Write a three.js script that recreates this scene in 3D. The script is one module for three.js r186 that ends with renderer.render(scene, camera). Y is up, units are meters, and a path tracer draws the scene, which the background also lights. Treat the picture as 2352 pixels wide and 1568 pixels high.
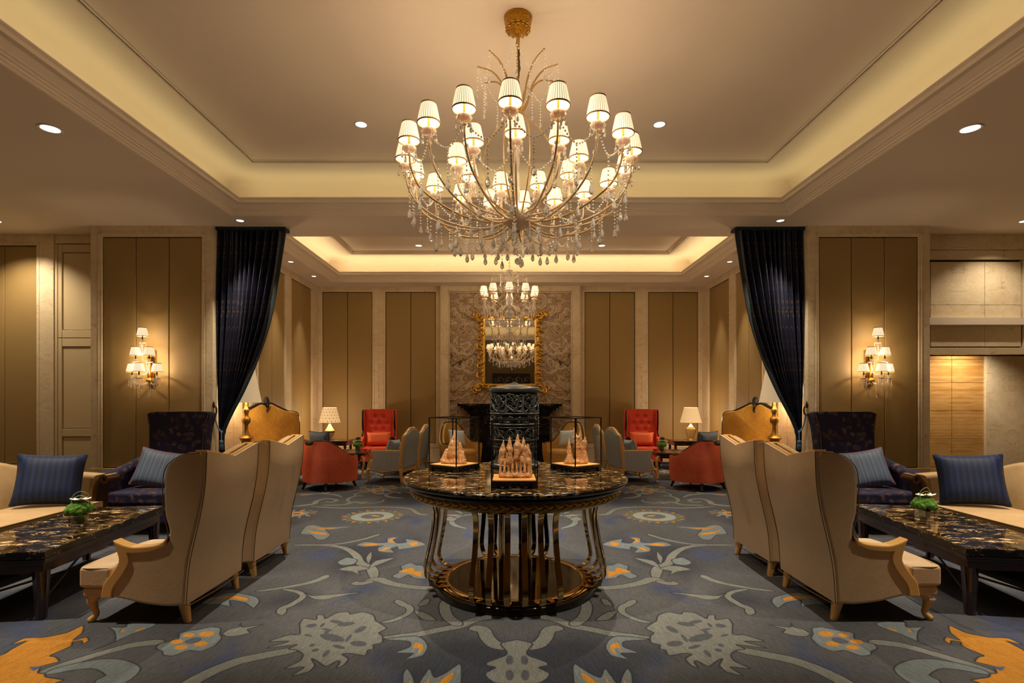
import * as THREE from 'three';
import { RoundedBoxGeometry } from 'three/addons/geometries/RoundedBoxGeometry.js';
import { mergeGeometries, mergeVertices, toCreasedNormals } from 'three/addons/utils/BufferGeometryUtils.js';
import { ImprovedNoise } from 'three/addons/math/ImprovedNoise.js';
import { RectAreaLightUniformsLib } from 'three/addons/lights/RectAreaLightUniformsLib.js';

// ---------------------------------------------------------------- camera, exposure, large lights
const F = 1220, CX = 1172, CY = 916, EYE = 1.35;             // focal length and vanishing point in photo pixels, eye height in metres
const scene = new THREE.Scene();
scene.background = new THREE.Color(0x000000);
const camera = new THREE.PerspectiveCamera(2 * Math.atan(784 / F) * 180 / Math.PI, 1.5, 0.05, 60);
camera.position.set(0, EYE, 0);
camera.setViewOffset(2352, 1568, 1176 - CX, 784 - CY, 2352, 1568);
scene.add(camera);
const renderer = new THREE.WebGLRenderer({ antialias: true });
renderer.toneMapping = THREE.LinearToneMapping;
renderer.toneMappingExposure = 1.3;
renderer.shadowMap.enabled = true;
RectAreaLightUniformsLib.init();

const WARM = new THREE.Color().setRGB(1, 0.75, 0.50), SOFT = new THREE.Color().setRGB(1, 0.83, 0.62), GREENISH = new THREE.Color().setRGB(1, 0.90, 0.47), GOLDEN = new THREE.Color().setRGB(1, 0.80, 0.46);
// room measures (metres; depth is the distance in front of the camera, z = -depth)
const SOFFIT = 3.70, LIP = 3.863, TOP = 4.156;
const RECESS = { x: 3.58, near: 1.0, far: 6.826 }, RECESS2 = { x: 3.58, near: 7.69, far: 10.70 };
const FRONT = 7.2, BACK = 11.13, HALF = 4.02, SIDE = 7.7, REAR = -2.4;

function coveLights(r, color, power) {                       // one long soft light in each of the four cove troughs, shining up behind the lip
  const dz = (r.far - r.near), cz = -(r.far + r.near) / 2;
  for (const [x, z, len, turn] of [[-r.x + 0.13, cz, dz - 0.4, Math.PI / 2], [r.x - 0.13, cz, dz - 0.4, Math.PI / 2], [0, -r.far + 0.13, 2 * r.x - 0.4, 0], [0, -r.near - 0.13, 2 * r.x - 0.4, 0]]) {
    const l = new THREE.RectAreaLight(color, power, len, 0.05);
    l.position.set(x, LIP - 0.02, z);
    l.rotation.set(Math.PI / 2, 0, turn);
    l.name = 'cove_light';
    scene.add(l);
  }
}
coveLights(RECESS, GREENISH, 3.6);
coveLights(RECESS2, GOLDEN, 11);

// ---------------------------------------------------------------- helpers
const V = (x, y, z) => new THREE.Vector3(x, y, z), PI = Math.PI, TAU = 2 * PI;
const at = (px, py, d) => V((px - CX) * d / F, EYE - (py - CY) * d / F, -d);
const atX = (px, d) => (px - CX) * d / F;
let seed = 7;
const rnd = () => { seed = (seed * 1664525 + 1013904223) >>> 0; return seed / 4294967296; };
const rr = (a, b) => a + (b - a) * rnd();
const lerp = (a, b, t) => a + (b - a) * t, clamp = (x, a = 0, b = 1) => Math.min(b, Math.max(a, x)), smooth = (a, b, x) => { const t = clamp((x - a) / (b - a)); return t * t * (3 - 2 * t); };
const curve1 = (pts) => (t) => {                             // smooth 1-D interpolation through [t, value] pairs
  let i = 0; while (i < pts.length - 2 && t > pts[i + 1][0]) i++;
  const p0 = pts[Math.max(0, i - 1)], p1 = pts[i], p2 = pts[i + 1], p3 = pts[Math.min(pts.length - 1, i + 2)], s = clamp((t - p1[0]) / (p2[0] - p1[0])), h = p2[0] - p1[0];
  const m1 = (p2[1] - p0[1]) / Math.max(1e-6, p2[0] - p0[0]) * h, m2 = (p3[1] - p1[1]) / Math.max(1e-6, p3[0] - p1[0]) * h;
  return (2 * s ** 3 - 3 * s * s + 1) * p1[1] + (s ** 3 - 2 * s * s + s) * m1 + (-2 * s ** 3 + 3 * s * s) * p2[1] + (s ** 3 - s * s) * m2;
};
const taken = {};
const numbered = (n) => { const k = taken[n] = (taken[n] ?? -1) + 1; return k ? n + '_' + String(k).padStart(3, '0') : n; };
function N(g) {
  g = g.index ? g.toNonIndexed() : g.clone();
  if (!g.attributes.normal) g.computeVertexNormals();
  if (!g.attributes.uv) g.setAttribute('uv', new THREE.BufferAttribute(new Float32Array(g.attributes.position.count * 2), 2));
  for (const k of Object.keys(g.attributes)) if (!['position', 'normal', 'uv'].includes(k)) g.deleteAttribute(k);
  return g;
}
const merge = (list) => list.length === 1 ? list[0] : mergeGeometries(list.map(N));
function boxUV(g, s = 1) {                                   // texture coordinates in metres along the dominant plane of each face
  g = N(g);
  const p = g.attributes.position, uv = g.attributes.uv, a = V(), b = V(), c = V(), n = V();
  for (let i = 0; i < p.count; i += 3) {
    a.fromBufferAttribute(p, i); b.fromBufferAttribute(p, i + 1); c.fromBufferAttribute(p, i + 2);
    n.subVectors(b, a).cross(c.clone().sub(a));
    const x = Math.abs(n.x), y = Math.abs(n.y), z = Math.abs(n.z);
    [a, b, c].forEach((q, k) => uv.setXY(i + k, ...(x >= y && x >= z ? [q.z * s, q.y * s] : y >= z ? [q.x * s, q.z * s] : [q.x * s, q.y * s])));
  }
  return g;
}
function mesh(name, geo, mat, parent, own = false) {
  let g = Array.isArray(geo) ? merge(geo) : geo;
  if (!own && (mat.map || mat.bumpMap || mat.roughnessMap)) g = boxUV(g, mat.userData.scale ?? 1);
  const m = new THREE.Mesh(g, mat);
  m.name = name; m.castShadow = m.receiveShadow = true;
  if (parent) parent.add(m);
  return m;
}
function tag(o, label, category, group, kind) {
  o.userData.label = label; o.userData.category = category;
  if (group) o.userData.group = group;
  if (kind) o.userData.kind = kind;
  return o;
}
function thing(name, label, category, pos = [0, 0, 0], turn = 0, group) {
  const o = new THREE.Group(); o.name = numbered(name); scene.add(o);
  o.position.set(...pos); o.rotation.y = turn;
  return tag(o, label, category, group);
}
function copyOf(root, pos, turn, label, group) {
  const r = root.clone(); r.name = numbered(root.name.replace(/_\d{3}$/, '')); scene.add(r); r.userData = { ...root.userData };
  r.position.set(...pos); r.rotation.set(0, turn, 0);
  if (label) r.userData.label = label;
  if (group) r.userData.group = group;
  return r;
}
function struct(name, label, category = 'wall') { const o = new THREE.Group(); o.name = name; scene.add(o); return tag(o, label, category, null, 'structure'); }
const T = (g, x = 0, y = 0, z = 0, rx = 0, ry = 0, rz = 0) => g.applyMatrix4(new THREE.Matrix4().compose(V(x, y, z), new THREE.Quaternion().setFromEuler(new THREE.Euler(rx, ry, rz)), V(1, 1, 1)));
const bx = (w, h, d, x = 0, y = 0, z = 0, r = 0, seg = 2) => T(r ? new RoundedBoxGeometry(w, h, d, seg, Math.min(r, w / 2.01, h / 2.01, d / 2.01)) : new THREE.BoxGeometry(w, h, d), x, y, z);
const box2 = (x0, x1, y0, y1, z0, z1, r = 0) => bx(Math.abs(x1 - x0), Math.abs(y1 - y0), Math.abs(z1 - z0), (x0 + x1) / 2, (y0 + y1) / 2, (z0 + z1) / 2, r);
const cyl = (r0, r1, h, x = 0, y = 0, z = 0, seg = 24, open = false) => T(new THREE.CylinderGeometry(r1, r0, h, seg, 1, open), x, y + h / 2, z);
const lathe = (pts, seg = 32) => new THREE.LatheGeometry(pts.map(([r, y]) => new THREE.Vector2(r, y)), seg);
const spline = (pts, closed = false) => new THREE.CatmullRomCurve3(pts.map((p) => p.isVector3 ? p : V(...p)), closed, 'centripetal');
const tube = (pts, r, seg = 24, rad = 8, closed = false) => {
  const g = new THREE.TubeGeometry(spline(pts, closed), seg, r, rad, closed);
  if (closed) return g;
  const c = spline(pts), caps = [0, 1].map((t) => { const p = c.getPoint(t); return T(new THREE.SphereGeometry(r, rad, 4), p.x, p.y, p.z); });
  return merge([g, ...caps]);
};
function taperTube(pts, rf, seg = 24, rad = 8, flat = 1) {   // a tube whose radius follows rf(t); flat < 1 squashes it along the bitangent
  const c = spline(pts), fr = c.computeFrenetFrames(seg), pos = [], idx = [];
  for (let i = 0; i <= seg; i++) {
    const t = i / seg, p = c.getPoint(t), r = rf(t);
    for (let j = 0; j < rad; j++) {
      const a = j / rad * TAU, q = p.clone().addScaledVector(fr.normals[i], Math.cos(a) * r).addScaledVector(fr.binormals[i], Math.sin(a) * r * flat);
      pos.push(q.x, q.y, q.z);
    }
  }
  for (let i = 0; i < seg; i++) for (let j = 0; j < rad; j++) { const a = i * rad + j, b = i * rad + (j + 1) % rad; idx.push(a, b, a + rad, b, b + rad, a + rad); }
  for (const [k, flip] of [[0, 0], [seg, 1]]) { const p = c.getPoint(k / seg), n = pos.length / 3; pos.push(p.x, p.y, p.z); for (let j = 0; j < rad; j++) { const a = k * rad + j, b = k * rad + (j + 1) % rad; flip ? idx.push(a, b, n) : idx.push(b, a, n); } }
  const g = new THREE.BufferGeometry(); g.setAttribute('position', new THREE.Float32BufferAttribute(pos, 3)); g.setIndex(idx); g.computeVertexNormals();
  return g;
}
function barSweep(pts, w, h, side, seg = 24) {              // a flat bar, w wide along the fixed direction side and h thick, swept along a curve in the plane across it
  const c = spline(pts), pos = [], idx = [], n = seg, s = side.clone().normalize();
  for (let i = 0; i <= n; i++) {
    const t = i / n, p = c.getPoint(t), d = c.getTangent(t), u = V().crossVectors(s, d).normalize();
    for (const [a, b] of [[-1, -1], [1, -1], [1, 1], [-1, 1]]) { const q = p.clone().addScaledVector(s, a * w / 2).addScaledVector(u, b * h / 2); pos.push(q.x, q.y, q.z); }
  }
  for (let i = 0; i < n; i++) for (let j = 0; j < 4; j++) { const a = i * 4 + j, b = i * 4 + (j + 1) % 4; idx.push(a, b, a + 4, b, b + 4, a + 4); }
  idx.push(0, 2, 1, 0, 3, 2); const e = n * 4; idx.push(e, e + 1, e + 2, e, e + 2, e + 3);
  const g = new THREE.BufferGeometry(); g.setAttribute('position', new THREE.Float32BufferAttribute(pos, 3)); g.setIndex(idx);
  return toCreasedNormals(orient(g), 0.6);
}
function shell(fa, fb, nu, nv, crease = 0.9) {               // closed slab between two parametric faces
  const pos = [], idx = [], W = nu + 1;
  for (const f of [fa, fb]) for (let j = 0; j <= nv; j++) for (let i = 0; i <= nu; i++) pos.push(...f(i / nu, j / nv));
  const off = W * (nv + 1);
  for (let j = 0; j < nv; j++) for (let i = 0; i < nu; i++) { const a = j * W + i; idx.push(a, a + 1, a + W, a + 1, a + W + 1, a + W, a + off, a + W + off, a + 1 + off, a + 1 + off, a + W + off, a + W + 1 + off); }
  const rim = (a, b) => idx.push(a, a + off, b, b, a + off, b + off);
  for (let i = 0; i < nu; i++) { rim(i, i + 1); rim(nv * W + i + 1, nv * W + i); }
  for (let j = 0; j < nv; j++) { rim((j + 1) * W, j * W); rim(j * W + nu, (j + 1) * W + nu); }
  const g = new THREE.BufferGeometry(); g.setAttribute('position', new THREE.Float32BufferAttribute(pos, 3)); g.setIndex(idx);
  const v = orient(g);
  return crease ? toCreasedNormals(v, crease) : (v.computeVertexNormals(), v);
}
function orient(g) {                                         // flips all faces when the enclosed volume is negative
  const p = g.attributes.position, ix = g.index; let vol = 0; const a = V(), b = V(), c = V();
  for (let i = 0; i < ix.count; i += 3) { a.fromBufferAttribute(p, ix.getX(i)); b.fromBufferAttribute(p, ix.getX(i + 1)); c.fromBufferAttribute(p, ix.getX(i + 2)); vol += a.dot(b.cross(c)); }
  if (vol < 0) for (let i = 0; i < ix.count; i += 3) { const t = ix.getX(i); ix.setX(i, ix.getX(i + 1)); ix.setX(i + 1, t); }
  return g;
}
function sheet(f, nu, nv) {                                  // open parametric surface
  const pos = [], uv = [], idx = [], W = nu + 1;
  for (let j = 0; j <= nv; j++) for (let i = 0; i <= nu; i++) { pos.push(...f(i / nu, j / nv)); uv.push(i / nu, j / nv); }
  for (let j = 0; j < nv; j++) for (let i = 0; i < nu; i++) { const a = j * W + i; idx.push(a, a + 1, a + W, a + 1, a + W + 1, a + W); }
  const g = new THREE.BufferGeometry(); g.setAttribute('position', new THREE.Float32BufferAttribute(pos, 3)); g.setAttribute('uv', new THREE.Float32BufferAttribute(uv, 2)); g.setIndex(idx); g.computeVertexNormals();
  return g;
}
const path2 = (pts, holes = [], sp = false) => { const s = new THREE.Shape(sp ? new THREE.SplineCurve(pts.map((p) => new THREE.Vector2(...p))).getPoints(pts.length * 5) : pts.map((p) => new THREE.Vector2(...p))); for (const h of holes) s.holes.push(new THREE.Path(h.map((p) => new THREE.Vector2(...p)))); return s; };
const extrude = (shape, depth, bevel = 0.004, seg = 2) => T(new THREE.ExtrudeGeometry(shape, { depth: depth - 2 * bevel, bevelEnabled: bevel > 0, bevelThickness: bevel, bevelSize: bevel, bevelOffset: -bevel, bevelSegments: seg, curveSegments: 10 }), 0, 0, -depth / 2 + bevel);
const beads = (pts, r, n, seg = 6) => { const c = spline(pts), out = []; for (let i = 0; i < n; i++) { const p = c.getPointAt((i + 0.5) / n); out.push(T(new THREE.IcosahedronGeometry(r, seg > 6 ? 1 : 0), p.x, p.y, p.z, i, i * 2, 0)); } return merge(out); };
function cushionGeo(w, h, t, n = 14) {                       // a plump square cushion standing in x-y, soft pinched corners
  const f = (s) => (u, v) => {
    const a = 2 * u - 1, b = 2 * v - 1, pinch = 1 - 0.07 * (1 - a * a) * b * b - 0, pinch2 = 1 - 0.07 * (1 - b * b) * a * a;
    const puff = Math.pow(Math.max(0, (1 - a ** 4) * (1 - b ** 4)), 0.55);
    return [a * w / 2 * pinch2, b * h / 2 * pinch, s * (0.006 + t / 2 * puff)];
  };
  return shell(f(1), f(-1), n, n, 0);
}

// ---------------------------------------------------------------- computed textures
const noise = new ImprovedNoise();
const fbm = (x, y, z = 0, o = 4) => { let s = 0, a = 0.5, k = 1; for (let i = 0; i < o; i++) { s += a * noise.noise(x * k, y * k, z + i * 7.3); a *= 0.5; k *= 2.03; } return s; };
function canvas(w, h) { const c = document.createElement('canvas'); c.width = w; c.height = h; return [c, c.getContext('2d')]; }
function tex(c, metres, srgb = true, wrap = THREE.RepeatWrapping) {
  const t = new THREE.CanvasTexture(c); if (srgb) t.colorSpace = THREE.SRGBColorSpace;
  t.wrapS = t.wrapT = wrap; t.magFilter = THREE.LinearFilter;
  if (metres) t.repeat.set(1 / metres[0], 1 / metres[1]);
  return t;
}
function pixelTex(n, metres, fn, srgb = true, nh = n) {      // fn(u, v) -> [r, g, b] in 0..255
  const data = new Uint8Array(n * nh * 4);
  for (let j = 0, o = 0; j < nh; j++) for (let i = 0; i < n; i++, o += 4) { const c = fn(i / n, j / nh); data[o] = clamp(c[0], 0, 255); data[o + 1] = clamp(c[1], 0, 255); data[o + 2] = clamp(c[2], 0, 255); data[o + 3] = 255; }
  const t = new THREE.DataTexture(data, n, nh); t.magFilter = THREE.LinearFilter; t.wrapS = t.wrapT = THREE.MirroredRepeatWrapping; if (srgb) t.colorSpace = THREE.SRGBColorSpace;
  t.repeat.set(1 / metres[0], 1 / metres[1]); t.needsUpdate = true;
  return t;
}
const mix3 = (a, b, t) => [lerp(a[0], b[0], t), lerp(a[1], b[1], t), lerp(a[2], b[2], t)];
const hex = (h) => [parseInt(h.slice(1, 3), 16), parseInt(h.slice(3, 5), 16), parseInt(h.slice(5, 7), 16)];
const ridge = (x, w) => Math.exp(-(x * x) / (w * w));
const std = (o) => new THREE.MeshStandardMaterial(o), phys = (o) => new THREE.MeshPhysicalMaterial(o);

const creamMarbleTex = pixelTex(768, [1.6, 1.6], (u, v) => {
  const x = u * 7, y = v * 7, w = fbm(x * 0.6, y * 0.6, 3) * 2.2, n = fbm(x + w, y - w, 0, 5);
  let c = mix3(hex('#d3bf9b'), hex('#e0d0b2'), clamp(0.5 + n * 1.3));
  const v1 = ridge(fbm(x * 0.9 + w * 0.8, y * 0.9 + 4, 9, 5), 0.022), v2 = ridge(fbm(x * 2.2 + w, y * 1.9, 21, 4), 0.03);
  c = mix3(c, hex('#a07d50'), v1 * 0.6 * clamp(0.3 + fbm(x, y, 40) * 2.5)); c = mix3(c, hex('#bb9d70'), v2 * 0.28);
  return c;
});
const onyxTex = pixelTex(1280, [2.9, 3.4], (u, v) => {
  const x = u * 9, y = v * 13, w1 = fbm(x * 0.35, y * 0.3, 1, 3), w2 = fbm(x * 0.9 + w1 * 2, y * 0.8 - w1 * 3, 5, 4), q = y * 0.55 + w1 * 3.6 + w2 * 2.4, f = fbm(x * 4 + w2 * 6, y * 5 + w1 * 6, 8, 3);
  const fine = 0.5 + 0.5 * Math.sin(q * 17 + f * 3.5), mid = 0.5 + 0.5 * Math.sin(q * 6.1 + f * 2 + 1);
  let c = mix3(hex('#947a5e'), hex('#c9b293'), clamp(0.2 + 0.55 * fine + 0.4 * (mid - 0.5) + f * 0.5));
  c = mix3(c, hex('#e0d0b8'), ridge(mid - 0.9, 0.14) * 0.55);
  c = mix3(c, hex('#6d5238'), ridge(fine - 0.03, 0.1) * 0.5 * clamp(0.5 + w2 * 3));
  const k = smooth(-0.06, 0.14, fbm(x * 0.4 + 3, y * 0.35, 30, 3)), g = ridge(Math.sin(q * 1.9 + 0.6 + f * 0.25), 0.10 + 0.12 * Math.max(0, f)) * k;
  return mix3(c, hex('#33342e'), clamp(g * 0.95));
});
const blackMarbleTex = pixelTex(1280, [1.1, 1.1], (u, v) => {
  const x = u * 8, y = v * 24, w = fbm(x * 0.8, y * 0.3, 2) * 2.0, n = fbm(x * 0.6, y * 0.5, 6), k = fbm(x * 3, y * 2.2, 33, 3);
  let c = mix3(hex('#0c0a08'), hex('#241c12'), clamp(0.4 + n * 1.2));
  const a = ridge(fbm(x * 0.6 + w * 0.5, y * 0.8 + w * 1.2, 11, 5), 0.038) * smooth(-0.13, 0.12, fbm(x * 0.9, y * 0.5, 14)), b = ridge(fbm(x * 1.5 + w, y * 1.5 + k, 19, 4), 0.04) * smooth(-0.05, 0.2, fbm(x * 0.8, y * 0.7, 25)), e = smooth(0.17, 0.3, fbm(x * 1.8, y * 1.1 + w, 44, 4)) * smooth(0, 0.2, k);
  c = mix3(c, hex('#d2a767'), clamp(a)); c = mix3(c, hex('#f6e3c0'), clamp(a * a * (0.6 + k * 2))); c = mix3(c, hex('#a87b40'), b * 0.85); return mix3(c, hex('#b98a4a'), e * 0.8);
});
const weaveBump = pixelTex(128, [0.032, 0.032], (u, v) => { const k = 128 + 60 * Math.sin(u * TAU * 8) * Math.sin(v * TAU * 8); return [k, k, k]; }, false);
const clothBump = pixelTex(256, [0.3, 0.3], (u, v) => { const k = 128 + 170 * fbm(u * 60, v * 60, 2, 3); return [k, k, k]; }, false);
const leatherBump = pixelTex(512, [0.35, 0.35], (u, v) => { const k = 128 + 110 * fbm(u * 55, v * 55, 1, 3) + 90 * fbm(u * 6, v * 6, 9, 3); return [k, k, k]; }, false);
const velvet = (a, b, s = 3, k = 9) => pixelTex(384, [1.1, 1.1], (u, v) => mix3(hex(a), hex(b), clamp(0.5 + 1.5 * fbm(u * s, v * s * 0.8, k, 4) + 0.5 * fbm(u * 30, v * 30, 3, 2))));
const goldVelvetTex = velvet('#a8742a', '#d8a63f'), orangeTex = velvet('#bb4c32', '#cf6242', 5, 14), redTex = velvet('#c93a22', '#d8492c', 4, 31), sofaTex = velvet('#a1855c', '#b2966d', 4, 50), creamTex = velvet('#bda483', '#c6af90', 2, 70);
const darkWoodTex = pixelTex(512, [0.5, 0.5], (u, v) => { const g = fbm(u * 3 + fbm(u * 2, v * 14, 4) * 0.6, v * 36, 3, 4), f = fbm(u * 20, v * 200, 8, 2); return mix3(hex('#1d0d0a'), hex('#3f1c14'), clamp(0.5 + g * 1.5 + f * 0.4)); });
const lightWoodTex = pixelTex(512, [0.9, 0.9], (u, v) => { const g = fbm(u * 2.2 + fbm(u * 2, v * 5, 4) * 0.4, v * 22, 3, 4), f = fbm(u * 16, v * 150, 8, 2); return mix3(hex('#a9793c'), hex('#c9a063'), clamp(0.5 + g * 1.4 + f * 0.5)); });
const stripeTex = (base, list) => { const [c, x] = canvas(256, 64); x.fillStyle = base; x.fillRect(0, 0, 256, 64); for (const [p, w, col] of list) { x.fillStyle = col; x.fillRect(p, 0, w, 64); } return tex(c, [0.085, 0.085]); };
const greyStripeTex = stripeTex('#8d98a0', [[0, 10, '#b5ad9a'], [22, 5, '#76838d'], [40, 7, '#aab0ae'], [60, 12, '#7c8a95'], [84, 4, '#c0b59c'], [100, 8, '#818d97'], [126, 10, '#a6adac'], [150, 5, '#737f89'], [168, 9, '#b9b09b'], [194, 12, '#84919b'], [222, 6, '#a2a8a6'], [240, 5, '#75828c']]);
const navyStripeTex = stripeTex('#0f1c3c', [[0, 40, '#0c1834'], [64, 44, '#14244a'], [128, 36, '#0d1936'], [190, 46, '#16274e']]);
const blueStripeTex = stripeTex('#5c6c85', [[0, 30, '#526079'], [60, 14, '#6d7c92'], [96, 34, '#4d5c74'], [160, 24, '#69788e'], [210, 26, '#54637c']]);
function leafPattern(base, inks, n, size, metres, sz = 512) {  // scattered little leaf strokes: woven brocade
  const [c, x] = canvas(sz, sz); x.fillStyle = base; x.fillRect(0, 0, sz, sz);
  for (let i = 0; i < n; i++) {
    const cx = rnd() * sz, cy = rnd() * sz, a0 = rnd() * TAU, k = 5 + Math.floor(rnd() * 7), ink = inks[Math.floor(rnd() * inks.length)];
    for (let j = 0; j < k; j++) {
      const a = a0 + j / k * TAU * 0.8, r = size * rr(0.5, 1.2);
      for (const ox of [-sz, 0, sz]) for (const oy of [-sz, 0, sz]) {
        x.save(); x.translate(cx + ox + Math.cos(a) * r, cy + oy + Math.sin(a) * r); x.rotate(a); x.strokeStyle = ink; x.lineWidth = sz / 300; x.beginPath(); x.ellipse(0, 0, size * 0.5, size * 0.17, 0, 0, TAU); x.stroke(); x.restore();
      }
    }
  }
  return tex(c, metres);
}
const damaskTex = leafPattern('#15153c', ['#7a5a40', '#4a3636', '#8c6a4e', '#2c2848'], 100, 17, [0.62, 0.62]);
const curtainTex = leafPattern('#12142a', ['#4a3a2c', '#302a36', '#54402f', '#262742'], 130, 10, [0.8, 0.8]);

const MAT = {
  paint: std({ color: '#e2d2bd', roughness: 0.75 }),
  marble: phys({ map: creamMarbleTex, roughness: 0.32, specularIntensity: 0.7 }),
  onyx: phys({ map: onyxTex, roughness: 0.22 }),
  black: phys({ map: blackMarbleTex, roughness: 0.06, specularIntensity: 0.9 }),
  mantel: phys({ map: blackMarbleTex, color: '#777777', roughness: 0.15 }),
  fabric: std({ color: '#9a7f4d', roughness: 0.6, bumpMap: weaveBump, bumpScale: 0.0004 }),
  doorPaint: std({ color: '#cdb88f', roughness: 0.45 }),
  gap: std({ color: '#1b120a', roughness: 0.8 }),
  cream: phys({ map: creamTex, roughness: 0.42, bumpMap: leatherBump, bumpScale: 0.0015, specularIntensity: 0.7 }),
  piping: std({ color: '#6a5332', roughness: 0.5 }),
  goldWood: phys({ color: '#cb9f5c', roughness: 0.35, clearcoat: 0.3 }),
  gilt: phys({ color: '#d8ab52', roughness: 0.3, metalness: 0.6 }),
  brass: std({ color: '#d2a650', roughness: 0.16, metalness: 1 }),
  oldBrass: std({ color: '#b08d4f', roughness: 0.33, metalness: 0.9 }),
  chromeGold: std({ color: '#b99a62', roughness: 0.07, metalness: 1 }),
  bronze: std({ color: '#5c4327', roughness: 0.36, metalness: 0.75 }),
  darkWood: phys({ map: darkWoodTex, roughness: 0.22, clearcoat: 0.5, clearcoatRoughness: 0.1 }),
  ebony: phys({ color: '#0d0907', roughness: 0.25, clearcoat: 0.4 }),
  lightWood: phys({ map: lightWoodTex, roughness: 0.4 }),
  iron: std({ color: '#4a4e4c', roughness: 0.36, metalness: 0.6 }),
  blackMetal: std({ color: '#0a0807', roughness: 0.35, metalness: 0.4 }),
  navy: phys({ map: damaskTex, roughness: 0.75, sheen: 0.35, sheenColor: new THREE.Color('#3b3f9a'), sheenRoughness: 0.35 }),
  curtain: phys({ map: curtainTex, roughness: 0.55, sheen: 0.25, sheenColor: new THREE.Color('#4a4f80'), sheenRoughness: 0.4 }),
  teal: std({ color: '#12222b', roughness: 0.6 }),
  cord: std({ color: '#5f86a8', roughness: 0.7 }),
  orange: phys({ map: orangeTex, roughness: 0.8, bumpMap: clothBump, bumpScale: 0.001, sheen: 0.4, sheenColor: new THREE.Color('#ff8a55') }),
  red: phys({ map: redTex, roughness: 0.75, sheen: 0.4, sheenColor: new THREE.Color('#ff7a50') }),
  orangeSilk: phys({ color: '#cf5a22', roughness: 0.5, bumpMap: clothBump, bumpScale: 0.002, sheen: 0.3, sheenColor: new THREE.Color('#ffa060') }),
  yellow: phys({ map: goldVelvetTex, roughness: 0.7, sheen: 0.5, sheenColor: new THREE.Color('#ffd070') }),
  sofa: phys({ map: sofaTex, roughness: 0.7, bumpMap: clothBump, bumpScale: 0.0006, sheen: 0.08, sheenColor: new THREE.Color('#ffe2b0') }),
  greyStripe: phys({ map: greyStripeTex, roughness: 0.6 }),
  navyCloth: phys({ map: navyStripeTex, roughness: 0.62, specularIntensity: 0.6, bumpMap: clothBump, bumpScale: 0.001, sheen: 0.08, sheenColor: new THREE.Color('#6f8ac0') }),
  blueCloth: phys({ map: blueStripeTex, roughness: 0.65, bumpMap: clothBump, bumpScale: 0.001 }),
  paleCloth: std({ color: '#b7c3cc', roughness: 0.8, bumpMap: clothBump, bumpScale: 0.001 }),
  redPiping: std({ color: '#a83a34', roughness: 0.6 }),
  glass: phys({ color: '#ffffff', roughness: 0.01, transmission: 1, thickness: 0, ior: 1.5, specularIntensity: 0.8 }),
  bead: phys({ color: '#f1ebe0', roughness: 0.06, clearcoat: 1, clearcoatRoughness: 0.02 }),
  crystal: phys({ color: '#ffffff', roughness: 0.015, transmission: 0.74, thickness: 0.01, ior: 1.52, clearcoat: 1, clearcoatRoughness: 0.01 }),
  armGlass: phys({ color: '#fff2dc', roughness: 0.05, transmission: 0.7, thickness: 0.02, ior: 1.5, clearcoat: 0.6 }),
  milkGlass: phys({ color: '#f4e4d4', roughness: 0.25, transmission: 0.35, thickness: 0, clearcoat: 0.4 }),
  mirror: std({ color: '#e8e2d6', roughness: 0.01, metalness: 1 }),
  calcite: phys({ map: pixelTex(384, [0.22, 0.22], (u, v) => mix3(hex('#b97236'), hex('#efc68e'), clamp(0.5 + 1.3 * fbm(u * 9, v * 9, 4, 5)))), roughness: 0.34, bumpMap: pixelTex(384, [0.12, 0.12], (u, v) => { const k = 128 + 260 * fbm(u * 24, v * 24, 7, 3); return [k, k, k]; }, false), bumpScale: 0.004, clearcoat: 0.3, transmission: 0.15 }),
  mat: std({ color: '#d69a4f', roughness: 0.8 }),
  moss: std({ color: '#456f1c', roughness: 0.95 }),
  leafGreen: std({ color: '#2c5a1c', roughness: 0.5 }),
  petal: phys({ color: '#f3efe6', roughness: 0.6, transmission: 0.2, thickness: 0 }),
  white: std({ color: '#e9e4da', roughness: 0.6 }),
  sleeve: std({ color: '#6a5c44', roughness: 0.9 }),
  trimRing: std({ color: '#d8d0c4', roughness: 0.4, metalness: 0.3 }),
};
const glow = (r, g, b, k) => std({ color: '#efe2c8', roughness: 0.9, emissive: new THREE.Color().setRGB(r, g, b), emissiveIntensity: k });

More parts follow.
